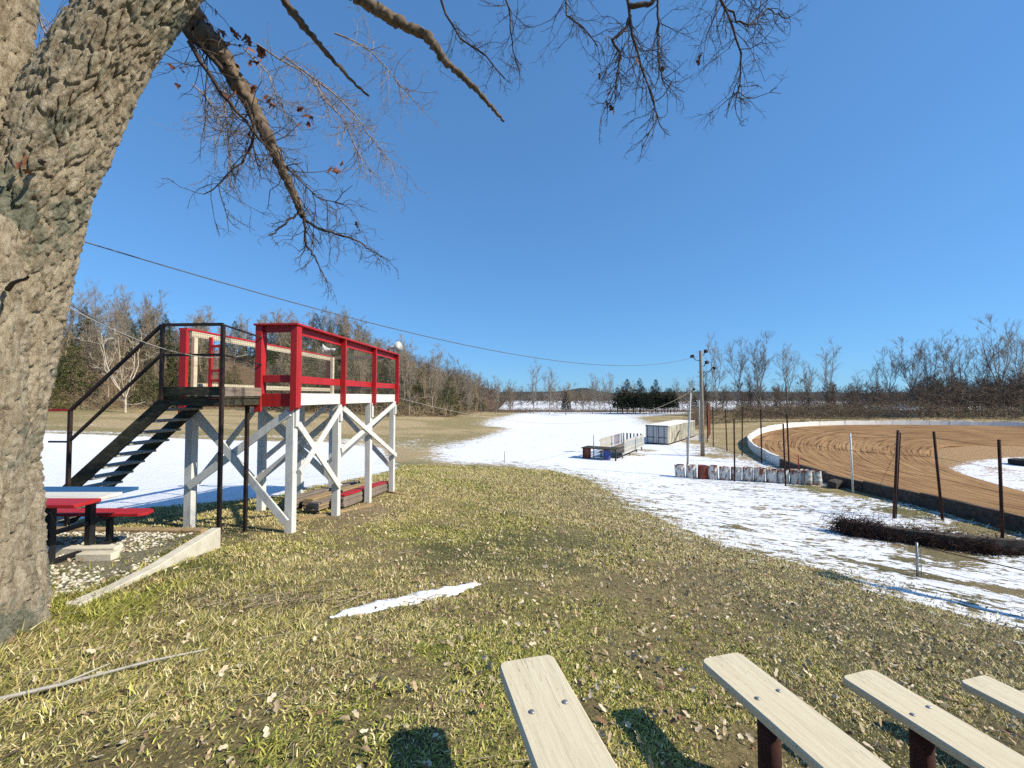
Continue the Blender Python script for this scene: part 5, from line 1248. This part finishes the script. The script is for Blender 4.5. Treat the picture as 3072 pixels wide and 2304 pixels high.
def far_rows():
    # row across the snowy field
    for u, v, y, k in ((1152, 790, 122, 0), (1186, 800, 118, 1), (1280, 815, 120, 2), (1318, 812, 121, 3), (1345, 835, 124, 4), (1205, 850, 119, 1), (1100, 838, 125, 0), (1070, 820, 112, 2), (1125, 838, 122, 3), (1296, 840, 118, 0), (1040, 812, 104, 1), (1012, 800, 98, 4), (1460, 825, 122, 0), (1490, 820, 124, 1)):
        x = (u - 1106) / 885.6 * y; H = (856 - v) / 885.6 * y + CZ - g1(x, y)
        plant('bare_tree', TB[k % 4], x, y, H / 16.2, rngw.uniform(0, 6), 'bare tree in the row along the far edge of the snowy field', 'tree', 'bare trees along the far field edge')
    for i in range(24):
        x = rngw.uniform(-7, 62); y = rngw.uniform(122, 140)
        plant('bare_tree', HB[i % 5], x, y, rngw.uniform(.5, .85), rngw.uniform(0, 6), 'small bare tree in the row along the far edge of the snowy field', 'tree', 'small bare trees along the far field edge')
    for i in range(19):
        u = 1332 + 125 * (i + rngw.uniform(-.3, .3)) / 18; y = rngw.uniform(116, 122); plant('cedar_tree', DCED[i % 3], (u - 1106) / 885.6 * y, y, rngw.uniform(.62, 1.2) * (1.15 if u < 1420 else .85), rngw.uniform(0, 6), 'dark cedar in the tight row beyond the white trailer', 'tree', 'dark cedar row')
    plant('cedar_tree', DCED[0], (1222 - 1106) / 885.6 * 112, 112, .85, 0, 'lone dark cedar standing left of the cedar row', 'tree')
    plant('cedar_tree', DCED[1], (1500 - 1106) / 885.6 * 120, 120, .7, 0, 'dark cedar behind the light pole beyond the trailer', 'tree')
    # tall trees beyond the track
    for i, (u, v, y) in enumerate(((1548, 745, 104), (1592, 747, 106), (1650, 742, 104), (1706, 757, 108), (1787, 755, 106), (1622, 800, 112), (1740, 795, 112), (1525, 800, 110), (1855, 815, 108), (1920, 765, 106), (1965, 750, 102), (2000, 748, 104), (2052, 740, 104), (2082, 742, 101), (2160, 708, 98), (2200, 735, 100), (1890, 790, 112), (2120, 770, 108))):
        x = (u - 1106) / 885.6 * y; H = (856 - v) / 885.6 * y + CZ - g1(x, y)
        plant('bare_tree', TB[(i * 3) % 4], x, y, H / 16.2, rngw.uniform(0, 6), 'tall slender bare tree rising beyond the dirt track', 'tree', 'tall bare trees beyond the track', sz=H / 15.8)
    n = 0
    while n < 95:
        x = rngw.uniform(45, 165); y = rngw.uniform(92, 135)
        u = 1106 + 885.6 * x / y
        if u < 1500 or u > 2330: continue
        if u < 1780 and rngw.uniform() < .55: continue
        s = rngw.uniform(.5, .78) + .24 * sstep(1750, 2150, np.array(u)) ; n += 1
        plant('bare_tree', RB[n % 3], x, y, float(s), rngw.uniform(0, 6), 'dark bare tree in the thicket beyond the dirt track', 'tree', 'dark bare trees beyond the track')
far_rows()
def s_right(rng, n):
    x = rng.uniform(45, 165, n); y = rng.uniform(88, 128, n); k = (x / y > .55) & (x / y < 1.4); x, y = x[k], y[k]
    return np.stack([x, y, rng.uniform(0, 1, len(x)) * (1.0 + 6.0 * sstep(.72, 1.1, x / y))], 1)
brush('thicket', 15000, s_right, 3.2, .042, [DARK, (.17, .135, .10), (.10, .075, .055), (.20, .14, .10)], 'dark brown thicket beyond the dirt track', 'thicket', 'stuff', k=4, seed=5)
HEDGE = [(27, 60), (32, 70), (42, 78), (56, 82), (72, 83), (88, 80), (104, 73), (120, 62)]
def s_hedge(rng, n):
    q, d, _ = along(smooth_path(HEDGE, 2), .5); i = rng.integers(len(q), size=n); xy = q[i] + rng.normal(size=(n, 2)) * .55
    top = 2.9 + .9 * (fbm(i * .08, i * 0.0 + 3, 5) - .5) * 2
    return np.stack([xy[:, 0], xy[:, 1], rng.uniform(0, 1, n) ** .7 * top], 1)
o = brush('vine_hedge', 6000, s_hedge, 1.6, .027, [(.26, .19, .125), (.31, .235, .16), (.19, .14, .085), (.14, .11, .055)], 'brown vine-smothered fence hedge behind the far track wall', 'hedge', droop=.9, seed=6)
def s_row(rng, n):
    x = rng.uniform(-10, 62, n); y = 131 + rng.normal(size=n) * 4; return np.stack([x, y, rng.uniform(0, .8, n)], 1)
brush('field_edge_brush', 2400, s_row, 2.0, .028, [DARK, TAN, (.14, .10, .07)], 'low brown brush along the far field edge', 'brush', 'stuff', seed=7)
def s_far(rng, n):
    x = rng.uniform(-250, 520, n); y = rng.uniform(330, 420, n); return np.stack([x, y, np.zeros(n)], 1)
def s_belt(rng, n):
    x = rng.uniform(-160, 330, n); y = 225 + rng.normal(size=n) * 12; return np.stack([x, y, rng.uniform(0, 3.5, n)], 1)
brush('leafless_wood', 6000, s_belt, 6.5, .10, [(.13, .10, .08), (.16, .115, .085), (.07, .06, .045), (.10, .08, .065)], 'leafless brown wood beyond the second snowy field', 'woods', 'stuff', k=4, droop=0, seed=19)
brush('distant_woods', 4000, s_far, 12, .30, [(.15, .125, .105), (.12, .10, .085), (.06, .065, .045)], 'distant leafless woods along the horizon', 'woods', 'stuff', k=4, droop=0, seed=9)
def far_ridge():
    x = np.linspace(-900, 1400, 160); h = 9 + 9 * fbm(x * .006, x * 0 + 2, 4) + 11 * np.exp(-((x - 150) / 38) ** 2)
    V = np.concatenate([np.stack([x, np.full(160, 760.0), np.full(160, -6.0)], 1), np.stack([x, np.full(160, 860.0), h - 4], 1), np.stack([x, np.full(160, 1100.0), np.full(160, -6.0)], 1)])
    i = np.arange(159); F = np.concatenate([np.stack([i, i + 1, i + 161, i + 160], 1), np.stack([i + 160, i + 161, i + 321, i + 320], 1)])
    tag(link('hills', np_mesh('hills', V, F, 'foliage', np.tile(np.array((.05, .055, .05)), (480, 1)), True)), kind='structure')
far_ridge()
def shed():
    x, y = 93.0, 101.0; z = g1(x, y)
    root = thing('shed', (x, y, z), 'low pale shed with a snowy roof beyond the far track wall', 'shed', rz=math.radians(-38))
    MB().box(-4.8, 4.8, -2, 2, -.2, 1.7).build('wall', 'grey_pole', root)
    m = MB(); m.add([(-5.1, -2.4, 1.62), (5.1, -2.4, 1.62), (5.1, 0, 2.55), (-5.1, 0, 2.55), (5.1, 2.4, 1.62), (-5.1, 2.4, 1.62), (-5.1, -2.4, 1.72), (5.1, -2.4, 1.72), (5.1, 0, 2.67), (-5.1, 0, 2.67), (5.1, 2.4, 1.72), (-5.1, 2.4, 1.72)],
              [(0, 1, 2, 3), (3, 2, 4, 5), (6, 9, 8, 7), (9, 11, 10, 8), (0, 6, 7, 1), (5, 4, 10, 11), (0, 3, 9, 6), (3, 5, 11, 9), (1, 7, 8, 2), (2, 8, 10, 4)]); m.build('roof', 'snow_mat', root)
    MB().add([(-4.81, -2, 1.7), (-4.81, 2, 1.7), (-4.81, 0, 2.5)], [(0, 1, 2)]).build('gable', 'grey_pole', root)
    MB().box(-4.87, -4.81, -.5, .5, 0, 1.6).build('door', 'dark_timber', root)
shed()

# ------------------------------------------------------------------ grass, leaves, gravel and twigs on the ground
def snow_free(x, y):
    """true where the near ground is open grass"""
    a = poly_sd(x, y, SNOW_MAIN); b = poly_sd(x, y, SNOW_LEFT); return (a < .15) & (b < .1)
def scatter(rng, n, rmin, rmax, p):
    """points in front of and beside the viewer, density falling with distance"""
    t = rng.uniform(0, 1, n); r = (rmin ** p + t * (rmax ** p - rmin ** p)) ** (1 / p); a = rng.uniform(-1.02, 1.02, n); return r * np.sin(a), r * np.cos(a), r
def grass():
    rng = np.random.default_rng(21)
    VV, F4, F3, CC, off = [], [], [], [], 0
    for n, r0, r1, pw, fold in ((170000, 1.0, 3.4, 1.2, True), (1080000, 2.6, 26.0, .72, False)):
        x, y, r = scatter(rng, n, r0, r1, pw)
        tuft = fbm(x * 6.5, y * 6.5, 71, 3); a_ = poly_sd(x, y, SNOW_MAIN); b_ = poly_sd(x, y, SNOW_LEFT)
        keep = ((a_ < .1) | (rng.uniform(size=n) < .10 * sstep(2.6, 0, a_))) & (b_ < .1) & (tuft + rng.normal(size=n) * .13 > .30)
        pd = poly_sd(x, y, PAD); keep &= ~((pd > .05) & (rng.uniform(size=n) < .86))
        keep &= ~((x + 3.4) ** 2 / .8 + (y - 9.4) ** 2 / 4.5 < rng.uniform(0, 1, n) * 1.3)
        x, y, r, tuft = x[keep], y[keep], r[keep], tuft[keep]; n = len(x)
        z = gz(x, y) - .010
        left = sstep(1.0, -2.5, x) * sstep(6.5, 3.0, y)                      # longer, combed-over grass at the left
        size = (.017 + .0028 * r) * rng.uniform(.5, 1.4, n) * (1 + .8 * sstep(.56, .72, tuft)) * (1 + 1.3 * left); w = (.0015 + .00085 * r) * rng.uniform(.7, 1.4, n)
        a = rng.uniform(0, 2 * np.pi, n); a = np.where(rng.uniform(size=n) < .6 * left, .55 + rng.normal(size=n) * .4, a)
        tilt = np.clip(rng.normal(size=n) * .34 + 1.0, .2, 1.45)
        d = np.stack([np.cos(a) * np.sin(tilt), np.sin(a) * np.sin(tilt), np.cos(tilt)], 1)
        s = np.stack([-np.sin(a), np.cos(a), rng.normal(size=n) * .5], 1); s /= np.linalg.norm(s, axis=1, keepdims=True)
        p = np.stack([x, y, z], 1)
        if fold:
            mid = p + d * (size * .55)[:, None]; d2 = d.copy(); d2[:, 2] -= .5; tip = mid + d2 * (size * .5)[:, None]; tip[:, 2] = np.maximum(tip[:, 2], z + .008)
            V = np.stack([p - s * w[:, None], p + s * w[:, None], mid + s * (w * .8)[:, None], mid - s * (w * .8)[:, None], tip], 1); k = off + np.arange(n) * 5
            F4.append(np.stack([k, k + 1, k + 2, k + 3], 1)); F3.append(np.stack([k + 3, k + 2, k + 4], 1))
        else:
            V = np.stack([p - s * w[:, None], p + s * w[:, None], p + d * size[:, None]], 1); k = off + np.arange(n) * 3; F3.append(np.stack([k, k + 1, k + 2], 1))
        g = sstep(.44, .62, fbm(x * .55, y * .55, 81) * .7 + .3 * fbm(x * 2.6, y * 2.6, 82)); g = np.clip(g * (.55 + .45 * left) + .14 + .24 * left, 0, 1)
        g *= 1 - .5 * sstep(1.5, 5, x * .956 + y * .2924 - 1)
        straw = np.array([.50, .41, .165]); pale = np.array([.68, .585, .32]); green = np.array([.20, .22, .045]); yel = np.array([.44, .41, .10]); br = np.array([.27, .18, .095])
        c = np.where((rng.uniform(size=n) < g)[:, None], np.where((rng.uniform(size=n) < .45)[:, None], green, yel), np.where((rng.uniform(size=n) < .32)[:, None], pale, np.where((rng.uniform(size=n) < .2)[:, None], br, straw)))
        c = c * rng.uniform(.75, 1.2, (n, 1)); m = V.shape[1]
        VV.append(V.reshape(-1, 3)); CC.append(np.repeat(c, m, 0)); off += n * m
    o = link('grass', np_mesh('grass', np.concatenate(VV), F4 + [np.concatenate(F3)], 'blade', np.concatenate(CC)))
    tag(o, 'short dormant straw and green grass covering the slope', 'grass', kind='stuff')
grass()
def fallen_leaves():
    rng = np.random.default_rng(31); n = 30000
    x, y, r = scatter(rng, n, 1.0, 19, 1.15)
    dens = .25 + .75 * sstep(-1.5, 3.5, x * .956 + y * .15) ; keep = snow_free(x, y) & (rng.uniform(size=n) < dens * sstep(.3, .6, fbm(x * 1.1, y * 1.1, 55) + .12))
    x, y, r = x[keep], y[keep], r[keep]; n = len(x); z = gz(x, y) + rng.uniform(.004, .035, n)
    L = [oak_leaf_mesh(s, 5) for s in (1, 2, 3, 4, 5)]; VV, FF, CC, off = [], [], [], 0
    cols = np.array([(.55, .45, .30), (.44, .33, .20), (.62, .53, .38), (.30, .20, .12), (.24, .13, .085)])
    for i in range(n):
        v, f = L[i % 5]; s = rng.uniform(.18, .44) * (1 + .025 * r[i]); a, b, c = rng.uniform(0, 6.28), rng.normal() * .7, rng.normal() * .7
        ca, sa, cb, sb, cc, sc = math.cos(a), math.sin(a), math.cos(b), math.sin(b), math.cos(c), math.sin(c)
        R = np.array([[ca, -sa, 0], [sa, ca, 0], [0, 0, 1]]) @ np.array([[1, 0, 0], [0, cb, -sb], [0, sb, cb]]) @ np.array([[cc, 0, sc], [0, 1, 0], [-sc, 0, cc]])
        VV.append(v @ R.T * s + (x[i], y[i], z[i])); FF.append(f + off); off += len(v); CC.append(np.tile(cols[rng.choice(5, p=[.3, .28, .2, .14, .08])] * rng.uniform(.75, 1.15), (len(v), 1)))
    o = link('fallen_leaves', np_mesh('fallen_leaves', np.concatenate(VV), np.concatenate(FF), 'leaf', np.concatenate(CC), False)); tag(o, 'dry tan oak leaves littered over the grass', 'leaves', kind='stuff')
fallen_leaves()
def gravel():
    rng = np.random.default_rng(41); n = 3600
    x = rng.uniform(-8.2, -4.25, n); y = rng.uniform(3.6, 6.15, n); k = (poly_sd(x, y, PAD) > -.1) & (fbm(x * 1.6, y * 1.6, 19) > .36) | ((np.hypot(x + 4.3, y - 3.9) < .7) & (rng.uniform(size=n) < .5)); x, y = x[k], y[k]; n = len(x); z = gz(x, y)
    base = np.array([(1, 0, 0), (-1, 0, 0), (0, 1, 0), (0, -1, 0), (0, 0, 1), (0, 0, -1)], float); f0 = np.array([(0, 2, 4), (2, 1, 4), (1, 3, 4), (3, 0, 4), (2, 0, 5), (1, 2, 5), (3, 1, 5), (0, 3, 5)])
    s = rng.uniform(.012, .034, n); V = base[None] * s[:, None, None] * rng.uniform(.6, 1.4, (n, 6, 3)) * np.array([1, 1, .55]) + rng.normal(size=(n, 6, 3)) * .004 + np.stack([x, y, z + .008], 1)[:, None, :]
    F = (f0[None] + (np.arange(n) * 6)[:, None, None]).reshape(-1, 3)
    tag(link('gravel', np_mesh('gravel', V.reshape(-1, 3), F, 'stone')), 'loose pale stones around the picnic table', 'gravel', kind='stuff')
gravel()
def ground_twigs():
    rng = np.random.default_rng(51); P = []
    for _ in range(340):
        if rng.uniform() < .45: x, y = -1.9 + rng.normal() * .6, 3.75 + rng.normal() * .12          # raked windrow of twigs
        else:
            a, b, _r = scatter(rng, 1, 1.3, 9, 1.0); x, y = a[0], b[0]
        if not snow_free(np.array([x]), np.array([y]))[0]: continue
        L = rng.uniform(.06, .35); t = rng.uniform(0, 6.28); q = [(x + math.cos(t) * L * k + rng.normal() * .01, y + math.sin(t) * L * k + rng.normal() * .01) for k in (0, .33, .66, 1)]
        P.append((np.array([(a, b, g1(a, b) + .025 + rng.uniform(0, .015)) for a, b in q]), np.linspace(1, .5, 4) * rng.uniform(.002, .0045)))
    v, f = tubes_np(P, 4); c = np.repeat(np.array([(.30, .24, .16), (.42, .35, .24), (.12, .085, .06)])[rng.integers(3, size=len(P))], 16, 0)
    tag(link('fallen_twigs', np_mesh('fallen_twigs', v, f, 'bark', c)), 'thin dead twigs scattered on the grass', 'twigs', kind='stuff')
ground_twigs()
def fallen_branch():
    pts = [(-3.1, 2.02), (-2.85, 2.2), (-2.55, 2.38), (-2.25, 2.62), (-2.0, 2.75)]
    root = thing('fallen_branch', (-2.6, 2.35, g1(-2.6, 2.35)), 'pale fallen stick with a dry leaf lying on the grass', 'branch'); org = root.location
    MB().tube([(x, y, g1(x, y) + .035) for x, y in pts], [.013, .012, .010, .008, .004], 7).build('stick', 'pale_wire', root, org, smooth=True)
    MB().tube([(-2.55, 2.38, g1(-2.55, 2.38) + .04), (-2.45, 2.55, g1(-2.45, 2.55) + .06)], [.007, .003], 5).build('side_twig', 'pale_wire', root, org)
fallen_branch()
